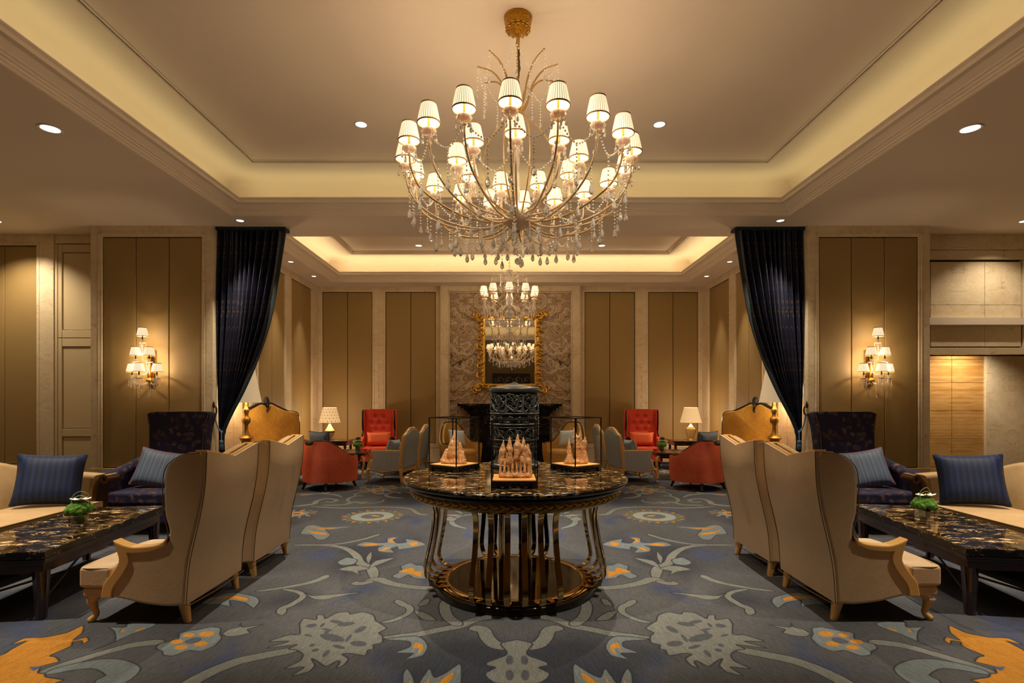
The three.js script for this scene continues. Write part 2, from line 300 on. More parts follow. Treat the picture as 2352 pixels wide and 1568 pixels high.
// ---------------------------------------------------------------- carpet
const CARPET = { w: 4.2, d0: 2.2, d1: 11.2 };                // one half of the symmetric design: x across 0..4.2 m, depth 2.2..11.2 m
function carpetTextures() {
  const S = 2048, [c, g] = canvas(S, S), [b, h] = canvas(1024, 1024), [m, q] = canvas(320, 320);
  const img = q.createImageData(320, 320);
  for (let j = 0, o = 0; j < 320; j++) for (let i = 0; i < 320; i++, o += 4) {
    const X = i / 320 * CARPET.w, D = lerp(CARPET.d0, CARPET.d1, j / 320), n = fbm(X * 0.9, D * 0.7, 3, 4), n2 = fbm(X * 2.3 + 9, D * 1.4, 6, 4), n3 = fbm(X * 0.7, D * 0.6, 12, 3);
    let k = mix3(hex('#42454b'), hex('#57595d'), clamp(0.5 + n * 1.4)); k = mix3(k, hex('#424960'), smooth(0.09, 0.34, n2)); k = mix3(k, hex('#2e323c'), smooth(0.06, 0.26, n3) * 0.75);
    img.data[o] = k[0]; img.data[o + 1] = k[1]; img.data[o + 2] = k[2]; img.data[o + 3] = 255;
  }
  q.putImageData(img, 0, 0);
  g.imageSmoothingEnabled = true; g.drawImage(m, 0, 0, S, S);
  h.fillStyle = '#909090'; h.fillRect(0, 0, 1024, 1024);
  for (const [x, s] of [[g, S], [h, 1024]]) x.setTransform(s / CARPET.w, 0, 0, s / (CARPET.d1 - CARPET.d0), 0, -CARPET.d0 * s / (CARPET.d1 - CARPET.d0));
  // photo pixel -> place on the carpet
  const floor = ([px, py]) => { const d = F * EYE / (py - CY); return [-(px - CX) * d / F + 0.035, d]; };
  const c1 = (l) => l.map(([x, y]) => floor([588 + x / 4, 1100 + y / 4])), c2 = (l) => l.map(([x, y]) => floor([588 + x / 4, 1320 + y / 4])), c3 = (l) => l.map(([x, y]) => floor([x / 3.92, 1320 + y / 3.92]));
  const GREY = '#6f7371', PALE = '#687277', OCHRE = '#ae7a33', GROOVE_SHADE = '#33363b', DARK = '#4c5058';  // the dark outline stroke paints the shade of the carved grooves into the colour
  const outline = (x, p) => { const q = new THREE.CatmullRomCurve3(p.map(([a, e]) => V(a, e, 0)), true, 'catmullrom', 0.35).getPoints(p.length * 6); x.beginPath(); q.forEach((a, i) => i ? x.lineTo(a.x, a.y) : x.moveTo(a.x, a.y)); x.closePath(); };
  const blob = (p, col, line = 0.008) => { outline(g, p); g.fillStyle = col; g.fill(); if (line) { g.strokeStyle = GROOVE_SHADE; g.lineWidth = line; g.stroke(); } outline(h, p); h.fillStyle = '#d0d0d0'; h.fill(); h.strokeStyle = '#202020'; h.lineWidth = 0.014; h.stroke(); };
  const stem = (p, w0, w1 = w0 * 0.6, col = GREY) => {
    const cv = new THREE.SplineCurve(p.map((a) => new THREE.Vector2(...a))), n = 40, L = [], R = [];
    for (let i = 0; i <= n; i++) { const t = i / n, a = cv.getPoint(t), e = cv.getTangent(t), w = lerp(w0, w1, t) / 2 * Math.min(1, 0.3 + 8 * Math.min(t, 1 - t)); L.push([a.x - e.y * w, a.y + e.x * w]); R.unshift([a.x + e.y * w, a.y - e.x * w]); }
    const all = [...L, ...R];
    for (const [x, f, s] of [[g, col, GROOVE_SHADE], [h, '#d0d0d0', '#202020']]) { x.beginPath(); all.forEach((a, i) => i ? x.lineTo(...a) : x.moveTo(...a)); x.closePath(); x.strokeStyle = s; x.lineWidth = 0.014; x.stroke(); x.fillStyle = f; x.fill(); }
  };
  const spot = (x, y, rx, ry, col, rot = 0) => { g.beginPath(); g.ellipse(x, y, rx, ry, rot, 0, TAU); g.fillStyle = col; g.fill(); };
  // far field: scrolls and blossoms repeated over the floor
  for (let i = 0; i < 34; i++) {
    const x = rr(0.1, 4.2), d = rr(5.9, 11), a = rnd() * TAU, s = rr(0.25, 0.5), k = rnd() < 0.5 ? 1 : -1, pts = [];
    for (let t = 0; t <= 10; t++) { const r = s * (1.25 - t * 0.1), an = a + k * t * 0.42; pts.push([x + Math.cos(an) * r, d + Math.sin(an) * r]); }
    stem(pts, 0.07, 0.03, i % 3 ? GREY : PALE);
    const e = pts[4], l = pts[2];
    blob([[e[0], e[1]], [e[0] + 0.1 * k, e[1] + 0.07], [e[0] + 0.24 * k, e[1] + 0.04], [e[0] + 0.11 * k, e[1] - 0.06]], PALE); spot(e[0] + 0.11 * k, e[1] + 0.015, 0.07, 0.018, OCHRE, 0.3 * k);
    if (i % 2) blob([[l[0], l[1]], [l[0] - 0.05, l[1] + 0.12], [l[0] + 0.05, l[1] + 0.25], [l[0] + 0.09, l[1] + 0.1]], GREY);
  }
  for (const [x, d, r] of [[2.0, 7.9, 0.24], [0.7, 9.2, 0.26], [3.3, 6.6, 0.25], [2.9, 9.9, 0.25], [2.55, 6.25, 0.2]]) {
    for (let k = 0; k < 12; k++) { const a = k / 12 * TAU; blob([[x + Math.cos(a - 0.2) * r * 0.6, d + Math.sin(a - 0.2) * r * 0.6], [x + Math.cos(a - 0.12) * r, d + Math.sin(a - 0.12) * r], [x + Math.cos(a) * r * 1.25, d + Math.sin(a) * r * 1.25], [x + Math.cos(a + 0.12) * r, d + Math.sin(a + 0.12) * r]], k % 2 ? OCHRE : PALE, 0.006); }
    spot(x, d, r * 0.7, r * 0.7, PALE); spot(x, d, r * 0.42, r * 0.42, OCHRE); spot(x, d, r * 0.22, r * 0.22, DARK);
  }
  // near field, read from the photograph
  stem(c2([[1170, 575], [1450, 550], [1700, 500], [1880, 465], [2000, 415], [2200, 375], [2380, 360], [2440, 358]]), 0.06, 0.07);
  stem(c2([[1880, 465], [1780, 400], [1740, 330], [1740, 260], [1790, 210]]), 0.07, 0.07);
  stem(c2([[1960, 490], [2080, 500], [2130, 580], [2200, 640], [2330, 660], [2430, 665]]), 0.08, 0.08);
  blob(c2([[2460, 590], [2380, 596], [2250, 630], [2300, 700], [2290, 740], [2130, 800], [2120, 830], [2200, 850], [2110, 900], [2120, 940], [2200, 990], [2380, 1000], [2460, 1000]]), GREY);
  for (const [x, y] of [[2330, 780], [2330, 920]]) { const p = c2([[x, y]])[0]; spot(p[0], p[1], 0.02, 0.05, DARK); }
  stem(c2([[400, 680], [200, 715], [0, 755]]).concat(c3([[2150, 775], [1950, 850], [1750, 950], [1600, 1060]])), 0.07, 0.09);
  blob(c2([[120, 610], [300, 550], [400, 545], [400, 450], [440, 400], [550, 410], [560, 370], [620, 370], [640, 400], [740, 350], [850, 340], [870, 360], [990, 340], [1080, 370], [1100, 420], [1150, 450], [1200, 490], [1130, 530], [1160, 560], [1160, 620], [1080, 640], [1080, 680], [1030, 690], [1000, 740], [860, 720], [790, 730], [850, 770], [800, 830], [740, 855], [770, 800], [740, 790], [640, 840], [560, 790], [510, 770], [540, 830], [480, 890], [330, 925], [440, 850], [380, 850], [260, 860], [400, 790], [430, 730], [370, 690], [300, 680], [370, 640], [100, 672], [300, 610]]), GREY);
  for (const [x, y, rx, ry, a] of [[510, 465, .03, .03, 0], [610, 460, .012, .03, 0], [740, 430, .05, .02, .4], [830, 450, .05, .03, -.3], [650, 500, .04, .012, .4], [650, 525, .015, .02, 0], [480, 555, .03, .012, .5], [700, 575, .09, .035, .5], [850, 580, .012, .05, 0], [960, 500, .025, .05, .3], [940, 630, .05, .03, .4], [760, 660, .045, .015, .5], [515, 645, .014, .02, 0], [545, 690, .02, .02, 0], [645, 720, .015, .04, 0]]) { const p = c2([[x, y]])[0]; spot(p[0], p[1], rx, ry, DARK, a); }
  blob(c2([[1450, 560], [1540, 590], [1580, 660], [1530, 740], [1370, 775], [1440, 720], [1280, 715], [1410, 660], [1400, 610], [1170, 590]]), PALE);
  blob(c2([[1470, 620], [1530, 645], [1535, 690], [1490, 720], [1500, 670], [1440, 670]]), OCHRE, 0);
  stem(c2([[1150, 440], [1280, 410], [1400, 350], [1410, 300], [1350, 270], [1290, 230]]), 0.03, 0.06);
  blob(c2([[1450, 330], [1560, 345], [1660, 415], [1530, 410]]), GREY); blob(c2([[1490, 285], [1540, 225], [1600, 220], [1580, 270]]), GREY);
  blob(c2([[1350, 1060], [1350, 910], [1390, 860], [1440, 930], [1470, 1060]]), PALE); blob(c2([[1480, 1060], [1590, 860], [1640, 940], [1740, 900], [1870, 815], [1890, 890], [1850, 1060]]), PALE);
  blob(c2([[1650, 1010], [1720, 950], [1810, 895], [1800, 950], [1720, 1020]]), OCHRE, 0); blob(c2([[1540, 1010], [1590, 955], [1570, 1020]]), OCHRE, 0); blob(c2([[1400, 1020], [1415, 965], [1430, 1020]]), OCHRE, 0);
  stem(c2([[0, 150], [200, 125], [400, 90], [560, 50], [665, 0]]), 0.03, 0.07); stem(c2([[240, 130], [380, 155], [430, 200], [330, 270], [240, 310], [240, 365]]), 0.03, 0.06);
  blob(c2([[445, 165], [520, 190], [700, 178], [960, 158], [760, 200], [620, 228], [520, 218]]), GREY);
  stem(c1([[1090, 930], [1060, 820], [960, 770], [920, 700], [830, 640], [700, 612], [500, 603], [340, 605]]), 0.09, 0.04); stem(c1([[340, 605], [700, 600], [950, 560], [1140, 505]]), 0.035, 0.05);
  stem(c1([[1000, 945], [1120, 920], [1200, 945]]).concat(c2([[1300, 90], [1450, 112], [1620, 120], [1760, 110]])), 0.09, 0.06); stem(c2([[890, 70], [960, 80], [1080, 55]]), 0.07, 0.05);
  blob(c1([[1010, 720], [1060, 665], [1065, 720], [1030, 780]]), GREY); blob(c1([[1040, 810], [1100, 750], [1275, 722], [1130, 785]]), GREY); blob(c1([[755, 830], [860, 800], [960, 795], [1040, 820], [940, 845], [960, 885], [880, 850]]), GREY); blob(c1([[745, 765], [830, 720], [930, 740], [900, 780], [800, 790]]), PALE);
  blob(c1([[920, 605], [1000, 575], [1120, 585], [1200, 580], [1210, 540], [1330, 530], [1260, 550], [1300, 590], [1380, 580], [1370, 550], [1480, 565], [1560, 600], [1460, 625], [1310, 645], [1300, 620], [1240, 640], [1270, 675], [1130, 665], [1120, 630], [1170, 610], [1000, 620]]), PALE);
  blob(c1([[980, 600], [1050, 588], [1130, 598], [1050, 612]]), OCHRE, 0); blob(c1([[1140, 655], [1190, 630], [1235, 625], [1180, 655]]), OCHRE, 0); blob(c1([[1215, 570], [1240, 545], [1290, 540], [1250, 560], [1270, 585]]), OCHRE, 0); blob(c1([[1400, 590], [1470, 575], [1490, 600], [1430, 612]]), OCHRE, 0);
  blob(c1([[1250, 890], [1340, 840], [1330, 800], [1420, 770], [1480, 790], [1540, 800], [1590, 880], [1600, 915], [1460, 910], [1400, 880], [1320, 915]]), PALE); blob(c1([[1310, 850], [1430, 812], [1470, 850], [1520, 845], [1515, 900], [1460, 880], [1380, 860]]), OCHRE, 0);
  blob(c1([[405, 500], [460, 430], [540, 420], [640, 440], [890, 433], [700, 465], [640, 465], [685, 510], [640, 550], [560, 555], [500, 510]]), PALE); blob(c1([[455, 455], [520, 480], [640, 495], [645, 512], [520, 497]]), OCHRE, 0); blob(c1([[500, 430], [600, 450], [740, 448], [600, 462]]), OCHRE, 0);
  stem(c1([[340, 250], [520, 230], [560, 200], [640, 180], [740, 190], [700, 210], [620, 205]]), 0.09, 0.05); stem(c1([[600, 240], [800, 235], [900, 210], [1000, 225]]), 0.05, 0.09); stem(c1([[500, 250], [800, 265], [1160, 255], [1400, 270], [1500, 320], [1590, 325]]), 0.05, 0.07);
  { const [x, d] = c1([[1070, 340]])[0]; for (let k = 0; k < 22; k++) { const a = k / 22 * TAU, r = 0.3; blob([[x + Math.cos(a - 0.1) * r, d + Math.sin(a - 0.1) * r], [x + Math.cos(a) * r * 1.22, d + Math.sin(a) * r * 1.22], [x + Math.cos(a + 0.1) * r, d + Math.sin(a + 0.1) * r]], k % 2 ? PALE : OCHRE, 0.005); } spot(x, d, 0.3, 0.3, '#5f5f52'); spot(x, d, 0.24, 0.24, '#858d8b'); spot(x, d, 0.13, 0.13, '#5a5c5c'); spot(x - 0.03, d + 0.02, 0.06, 0.03, OCHRE, 0.5); }
  blob(c3([[1405, 660], [1440, 620], [1600, 580], [1620, 520], [1800, 490], [1900, 468], [1985, 480], [1980, 530], [1995, 570], [1930, 640], [1800, 690], [1700, 680], [1560, 728], [1470, 720], [1460, 690]]), PALE);
  for (const [x, y, r] of [[1700, 540, .035], [1860, 530, .045], [1590, 600, .036], [1630, 650, .036], [1810, 620, .038]]) { const p = c3([[x, y]])[0]; spot(p[0], p[1], r, r * 0.75, OCHRE, 0.3); }
  { const p = c3([[1740, 590]])[0]; spot(p[0], p[1], 0.04, 0.04, DARK); }
  stem(c3([[1480, 600], [1200, 630], [900, 710], [600, 800], [350, 890]]), 0.07, 0.06); stem(c3([[410, 890], [600, 840], [850, 800], [1000, 810], [1110, 870], [1050, 930], [900, 1010]]), 0.05, 0.17, PALE);
  blob(c3([[2000, 530], [2060, 490], [2150, 470], [2165, 435], [2185, 470], [2360, 448], [2230, 490], [2250, 520], [2120, 552], [2040, 552]]), GREY);
  blob(c3([[1800, 262], [1900, 200], [2100, 158], [2300, 195], [2335, 240], [2280, 298], [2200, 250], [2070, 228], [2070, 282], [1960, 265]]), PALE); blob(c3([[1870, 218], [2100, 185], [2225, 208], [2215, 232], [2050, 208]]), OCHRE, 0);
  blob(c3([[830, 682], [1030, 600], [1030, 510], [985, 468], [1130, 470], [1160, 415], [1400, 428], [1385, 462], [1200, 530], [1060, 590]]), PALE); blob(c3([[1085, 515], [1110, 478], [1120, 510]]), OCHRE, 0); blob(c3([[1205, 505], [1315, 465], [1260, 500]]), OCHRE, 0);
  blob(c3([[-400, 800], [0, 725], [100, 670], [235, 595], [105, 628], [220, 570], [400, 560], [600, 520], [748, 455], [742, 520], [660, 588], [780, 560], [800, 590], [745, 622], [735, 592], [655, 602], [640, 640], [455, 722], [500, 738], [532, 780], [380, 820], [345, 880], [400, 888], [420, 918], [575, 945], [480, 980], [300, 1100], [-400, 1100]]), OCHRE);
  blob(c3([[270, 828], [330, 825], [395, 815], [300, 862]]), '#4d5b7c', 0);
  // yarn grain: short streaks and speckle in the dye, and the same in the pile
  const hash = (x, y) => { let n = Math.imul(x, 374761393) + Math.imul(y, 668265263) | 0; n = Math.imul(n ^ n >>> 13, 1274126177); return ((n ^ n >>> 16) >>> 0) / 4294967296; };
  for (const [x, sz, amp] of [[g, S, 0.42], [h, 1024, 0.5]]) {
    x.setTransform(1, 0, 0, 1, 0, 0); const im = x.getImageData(0, 0, sz, sz), D = im.data;
    for (let j = 0, o = 0; j < sz; j++) for (let i = 0; i < sz; i++, o += 4) { const k = 1 + amp * (0.55 * (hash(i + (j >> 1), j >> 3) - 0.5) + 0.45 * (hash(i, j + 9999) - 0.5)); D[o] *= k; D[o + 1] *= k; D[o + 2] *= k; }
    x.putImageData(im, 0, 0);
  }
  return [tex(c, null, true, THREE.MirroredRepeatWrapping), tex(b, null, false, THREE.MirroredRepeatWrapping)];
}
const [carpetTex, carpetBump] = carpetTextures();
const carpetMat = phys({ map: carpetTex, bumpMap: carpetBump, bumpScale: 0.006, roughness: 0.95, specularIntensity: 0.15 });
{
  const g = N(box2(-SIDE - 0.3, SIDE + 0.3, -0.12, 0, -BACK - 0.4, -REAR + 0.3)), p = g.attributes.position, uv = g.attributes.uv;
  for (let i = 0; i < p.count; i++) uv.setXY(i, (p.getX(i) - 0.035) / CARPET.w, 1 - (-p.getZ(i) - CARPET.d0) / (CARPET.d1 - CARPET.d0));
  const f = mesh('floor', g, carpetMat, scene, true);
  tag(f, 'blue grey carpet with pale scrolls, blossoms and ochre leaves', 'carpet', null, 'structure');
}

// ---------------------------------------------------------------- ceiling
function frameSweep(r, profile) {                            // profile of [inward offset, height] run round a rectangular opening with mitred corners
  const pos = [], ring = (o, y) => [[-r.x + o, y, -r.near - o], [r.x - o, y, -r.near - o], [r.x - o, y, -r.far + o], [-r.x + o, y, -r.far + o]];
  for (let k = 0; k < profile.length - 1; k++) { const a = ring(...profile[k]), b = ring(...profile[k + 1]); for (let s = 0; s < 4; s++) { const t = (s + 1) % 4; pos.push(...a[s], ...a[t], ...b[t], ...a[s], ...b[t], ...b[s]); } }
  const g = new THREE.BufferGeometry(); g.setAttribute('position', new THREE.Float32BufferAttribute(pos, 3)); g.computeVertexNormals();
  return g;
}
const CE = struct('ceiling', 'taupe painted ceiling with two recessed trays and lit coves', 'ceiling');
const OPEN = 0.0;
{
  const R = RECESS, Q = RECESS2, y0 = SOFFIT, y1 = SOFFIT + 0.10;
  for (const s of [-1, 1]) {
    mesh('soffit_panel', box2(s * R.x, s * (SIDE + 0.2), y0, y1, -FRONT - 1.6, -REAR + 0.2), MAT.paint, CE);
    mesh('soffit_panel', box2(s * Q.x, s * (HALF + 0.15), y0, y1, -Q.near + OPEN, -BACK - 0.2), MAT.paint, CE);
  }
  mesh('soffit_panel', box2(-R.x, R.x, y0, y1, -R.far, -Q.near), MAT.paint, CE);
  mesh('soffit_panel', box2(-R.x, R.x, y0, y1, -R.near, -REAR + 0.2), MAT.paint, CE);
  mesh('soffit_panel', box2(-Q.x, Q.x, y0, y1, -Q.far, -BACK - 0.2), MAT.paint, CE);
  const fascia = [[0, 3.70], [0.014, 3.706], [0.014, 3.718], [0.032, 3.726], [0.032, 3.742], [0.05, 3.748], [0.05, 3.762], [0.072, 3.768], [0.075, 3.776], [0.198, 3.852], [0.205, 3.856], [0.205, 3.866], [0.185, 3.866], [0.18, 3.81], [-0.12, 3.81], [-0.12, 3.98]];
  const cove = [[-0.12, 3.98], [-0.105, 4.045], [-0.06, 4.105], [0.0, 4.14], [0.09, 4.156], [0.50, 4.156]];
  const trim1 = [[0.50, 4.156], [0.51, 4.15], [0.52, 4.15], [0.52, 4.19], [0.535, 4.19], [0.535, 4.165], [0.56, 4.165]];
  const trim2 = [[0.46, 4.156], [0.46, 4.13], [0.50, 4.118], [0.545, 4.118], [0.545, 4.14], [0.57, 4.14], [0.57, 4.18], [0.60, 4.18]];
  for (const [r, tr] of [[R, trim1], [Q, trim2]]) {
    mesh('tray_moulding', frameSweep(r, fascia), MAT.paint, CE);
    const cv = frameSweep(r, cove.map(([o, y]) => [Math.min(o, tr[0][0]), y]));
    mesh('cove_lining', toCreasedNormals(mergeVertices(cv.deleteAttribute('normal')), 0.6), MAT.paint, CE);
    mesh('tray_trim', frameSweep(r, tr), MAT.paint, CE);
    mesh('tray_ceiling', box2(-r.x + 0.55, r.x - 0.55, 4.168, 4.25, -r.near - 0.55, -r.far + 0.55), MAT.paint, CE);
    const led = []; const L = glow(1, 0.85, 0.45, 1.2);
    for (const s of [-1, 1]) led.push(box2(s * (r.x - 0.08) - 0.01, s * (r.x - 0.08) + 0.01, 3.812, 3.822, -r.near - 0.2, -r.far + 0.2));
    led.push(box2(-r.x + 0.2, r.x - 0.2, 3.812, 3.822, -r.far + 0.07, -r.far + 0.09), box2(-r.x + 0.2, r.x - 0.2, 3.812, 3.822, -r.near - 0.07, -r.near - 0.09));
    for (const g of led) mesh('cove_light_strip', g, L, CE);
  }
}

// ---------------------------------------------------------------- walls
function framed(parent, axis, plane, inward, u0, u1, y0, y1, strips, opt = {}) {
  // a recessed upholstered field of vertical strips; axis 'x': along x at z = plane, 'z': along z at x = plane; inward = +1/-1 direction out of the wall
  const put = (a, b, c, d, t0, t1, r = 0) => axis === 'x' ? box2(a, b, c, d, plane + inward * t0, plane + inward * t1, r) : box2(plane + inward * t0, plane + inward * t1, c, d, a, b, r);
  mesh('panel_recess', put(u0 - 0.01, u1 + 0.01, y0 - 0.01, y1 + 0.01, -0.06, -0.045), MAT.gap, parent);
  const w = (u1 - u0) / strips;
  for (let k = 0; k < strips; k++) mesh('fabric_panel', put(u0 + k * w + (k ? 0.005 : 0.012), u0 + (k + 1) * w - (k < strips - 1 ? 0.005 : 0.012), y0 + 0.012, y1 - 0.012, -0.05, -0.016, 0.008), MAT.fabric, parent);
  return put;
}
function marbleBay(parent, axis, plane, inward, a, b, y0, y1, u0, u1, f0, f1, strips) {
  // marble frame from a..b and y0..y1 round an upholstered field u0..u1, f0..f1
  const put = framed(parent, axis, plane, inward, u0, u1, f0, f1, strips);
  const M = MAT.marble, lo = Math.min(a, b), hi = Math.max(a, b);
  mesh('marble_stile', put(lo, u0, f0, y1, -0.10, 0, 0.004), M, parent); mesh('marble_stile', put(u1, hi, f0, y1, -0.10, 0, 0.004), M, parent);
  mesh('marble_rail', put(u0, u1, f1, y1, -0.10, 0, 0.004), M, parent);
  mesh('marble_rail', put(lo, hi, f0 - 0.09, f0, -0.10, 0.012, 0.004), M, parent);
  mesh('marble_base', put(lo, hi, y0 + 0.03, f0 - 0.10, -0.10, 0.02, 0.004), M, parent); mesh('marble_base', put(lo, hi, y0, y0 + 0.03, -0.10, 0.03, 0.003), MAT.gap, parent);
  mesh('marble_bead', put(u0 - 0.045, u0 - 0.033, f0, f1 + 0.045, 0, 0.006), M, parent); mesh('marble_bead', put(u1 + 0.033, u1 + 0.045, f0, f1 + 0.045, 0, 0.006), M, parent); mesh('marble_bead', put(u0 - 0.045, u1 + 0.045, f1 + 0.033, f1 + 0.045, 0, 0.006), M, parent);
}
// pilasters either side of the opening
for (const s of [-1, 1]) {
  const w = struct(s < 0 ? 'wall_pilaster_left' : 'wall_pilaster_right', (s < 0 ? 'marble framed pilaster of three fabric panels beside panelled door' : 'marble framed pilaster of three fabric panels beside marble lintel wall'));
  const a = s * 4.03, b = s * 5.69, u = [s * 4.185, s * 5.54].sort((x, y) => x - y);
  mesh('pilaster_core', box2(a, b, 0, SOFFIT, -FRONT - 0.10, -FRONT - 0.75), MAT.marble, w);
  marbleBay(w, 'x', -FRONT, 1, a, b, 0, SOFFIT, u[0], u[1], 0.412, 3.551, 3);
}
// set-back wall with the panelled door
{
  const w = struct('wall_front_left', 'set-back wall with fabric panel and marble surround beside cream panelled door'), D = 7.58;
  mesh('wall_core', box2(-SIDE - 0.1, -5.6, 0, SOFFIT, -D - 0.10, -D - 0.3), MAT.gap, w);
  marbleBay(w, 'x', -D, 1, -7.75, -6.66, 0, SOFFIT, -7.70, -6.765, 0.412, 3.543, 2);
  mesh('marble_stile', box2(-6.655, -6.505, 0, SOFFIT, -D - 0.1, -D + 0.015, 0.004), MAT.marble, w); mesh('marble_rail', box2(-6.50, -5.6, 3.57, SOFFIT, -D - 0.1, -D, 0.004), MAT.marble, w);
  const d = struct('door_1', 'cream painted door leaf with recessed panels beside marble frame', 'door'), M = MAT.doorPaint;
  const bz = (x0, x1, y0, y1, t0, t1) => box2(x0, x1, y0, y1, -D + t0, -D + t1, 0.004);
  mesh('stile', bz(-6.505, -6.465, 0, 3.565, -0.06, 0.0), M, d);
  for (const [y0, y1] of [[2.225, 3.56], [0.0, 2.215]]) {
    const hi = y1 - 0.12, rows = y0 > 1 ? [[y0 + 0.11, hi]] : [[0.93, hi], [0.1, 0.81]];
    mesh('stile', bz(-6.46, -6.405, y0, y1, -0.06, -0.006), M, d); mesh('rail', bz(-6.40, -5.6, hi + 0.004, y1, -0.06, -0.006), M, d); mesh('rail', bz(-6.40, -5.6, y0, rows[rows.length - 1][0] - 0.004, -0.06, -0.006), M, d);
    if (rows.length > 1) mesh('rail', bz(-6.40, -5.6, 0.814, 0.926, -0.06, -0.006), M, d);
    for (const [p, q] of rows) mesh('door_panel', bz(-6.395, -5.6, p + 0.004, q - 0.004, -0.06, -0.02), M, d);
  }
}
// set-back wall with marble lintel and the wood lined lobby beyond
{
  const w = struct('wall_front_right', 'set-back marble wall with framed slab above a wood lined opening'), D = 7.58, M = MAT.marble, bz = (x0, x1, y0, y1, t0, t1) => box2(x0, x1, y0, y1, -D + t0, -D + t1, 0.004);
  mesh('wall_core', bz(5.6, SIDE + 0.3, 1.985, SOFFIT, -0.30, -0.06), MAT.gap, w);
  mesh('marble_rail', bz(5.6, SIDE, 3.475, SOFFIT, -0.07, 0), M, w); mesh('marble_rail', bz(5.6, SIDE, 3.34, 3.465, -0.07, 0.02), M, w); mesh('marble_rail', bz(5.6, SIDE, 1.985, 2.08, -0.28, 0.02), M, w);
  for (const [x0, x1] of [[6.01, 6.78], [6.784, 7.30]]) for (const [y0, y1] of [[2.10, 2.69], [2.694, 3.31]]) mesh('marble_slab', bz(x0, x1, y0, y1, -0.07, -0.01), M, w);
  mesh('marble_stile', bz(5.6, 5.985, 2.08, 3.34, -0.07, 0.0), M, w); mesh('marble_stile', bz(7.325, SIDE, 2.08, 3.34, -0.07, 0.0), M, w);
  const v = struct('wall_lobby', 'light wood panelled lobby wall beside pale marble pier');
  mesh('wall_core', box2(5.5, 9.2, 0, 2.4, -8.62, -8.8), MAT.gap, v);
  const rows = [0.0, 0.27, 0.715, 1.16, 1.61, 1.985, 2.4], cols = [5.5, 6.15, 7.065, 7.58];
  for (let i = 0; i < cols.length - 1; i++) for (let j = 0; j < rows.length - 1; j++) mesh('wood_panel', box2(cols[i] + 0.003, cols[i + 1] - 0.003, rows[j] + 0.003, rows[j + 1] - 0.003, -8.5, -8.62), MAT.lightWood, v);
  for (const [x0, x1] of [[7.58, 8.4], [8.404, 9.2]]) mesh('marble_pier', box2(x0, x1, 0, 2.4, -8.46, -8.62), MAT.marble, v);
  mesh('lobby_side', box2(9.2, 9.3, 0, 2.4, -7.56, -8.8), MAT.marble, v); mesh('lobby_front', box2(SIDE + 0.02, 9.3, 0, 2.4, -7.5, -7.6), MAT.marble, v);
  mesh('lobby_ceiling', box2(5.5, 9.3, 2.4, 2.5, -7.5, -8.8), MAT.paint, v);
  mesh('lobby_side', box2(5.5, 5.6, 0, 2.4, -7.86, -8.7), MAT.lightWood, v);
}
// alcove side walls
for (const s of [-1, 1]) {
  const w = struct(s < 0 ? 'wall_alcove_left' : 'wall_alcove_right', 'alcove side wall of paired fabric panels between marble pilasters ' + (s < 0 ? 'behind the spotted table lamp' : 'behind the plain cream table lamp'));
  mesh('wall_core', box2(s * (HALF + 0.10), s * (HALF + 0.35), 0, SOFFIT + 0.05, -7.9, -BACK - 0.3), MAT.gap, w);
  const e = [[-BACK, -10.755, -9.77, -9.628], [-9.628, -9.486, -8.50, -8.358], [-8.358, -8.216, -7.98, -7.9]];
  e.forEach(([a, u0, u1, b], k) => marbleBay(w, 'z', s * HALF, -s, a, b, 0, SOFFIT, u0, u1, 0.42, 3.575, k < 2 ? 2 : 1));
  mesh('marble_return', box2(s * HALF, s * (HALF + 0.3), 0, SOFFIT, -7.9, -7.72, 0.004), MAT.marble, w);
}
// alcove rear wall
{
  const w = struct('wall_rear', 'rear wall of paired fabric panels between marble pilasters flanking fireplace');
  mesh('wall_core', box2(-HALF - 0.3, HALF + 0.3, 0, SOFFIT + 0.05, -BACK - 0.1, -BACK - 0.3), MAT.gap, w);
  for (const [a, u0, u1, b] of [[-4.1, -3.94, -2.892, -2.755], [-2.755, -2.618, -1.56, -1.44], [1.44, 1.56, 2.618, 2.755], [2.755, 2.892, 3.94, 4.1]]) marbleBay(w, 'x', -BACK, 1, a, b, 0, SOFFIT, u0, u1, 0.42, 3.594, 2);
  const c = struct('wall_chimney', 'chimney breast of swirled brown onyx in a pale marble frame', 'wall');
  mesh('onyx_slab', box2(-1.29, 1.29, 0, 3.60, -BACK + 0.02, -BACK - 0.1), MAT.onyx, c);
  for (const s of [-1, 1]) { mesh('marble_stile', box2(s * 1.285, s * 1.45, 0, SOFFIT, -BACK + 0.13, -BACK - 0.1, 0.006), MAT.marble, c); mesh('marble_bead', box2(s * 1.262, s * 1.30, 0, 3.6, -BACK + 0.07, -BACK - 0.05, 0.006), MAT.marble, c); }
  mesh('marble_rail', box2(-1.285, 1.285, 3.585, SOFFIT, -BACK + 0.13, -BACK - 0.1, 0.006), MAT.marble, c); mesh('marble_bead', box2(-1.262, 1.262, 3.56, 3.60, -BACK + 0.07, -BACK - 0.05, 0.006), MAT.marble, c);
}
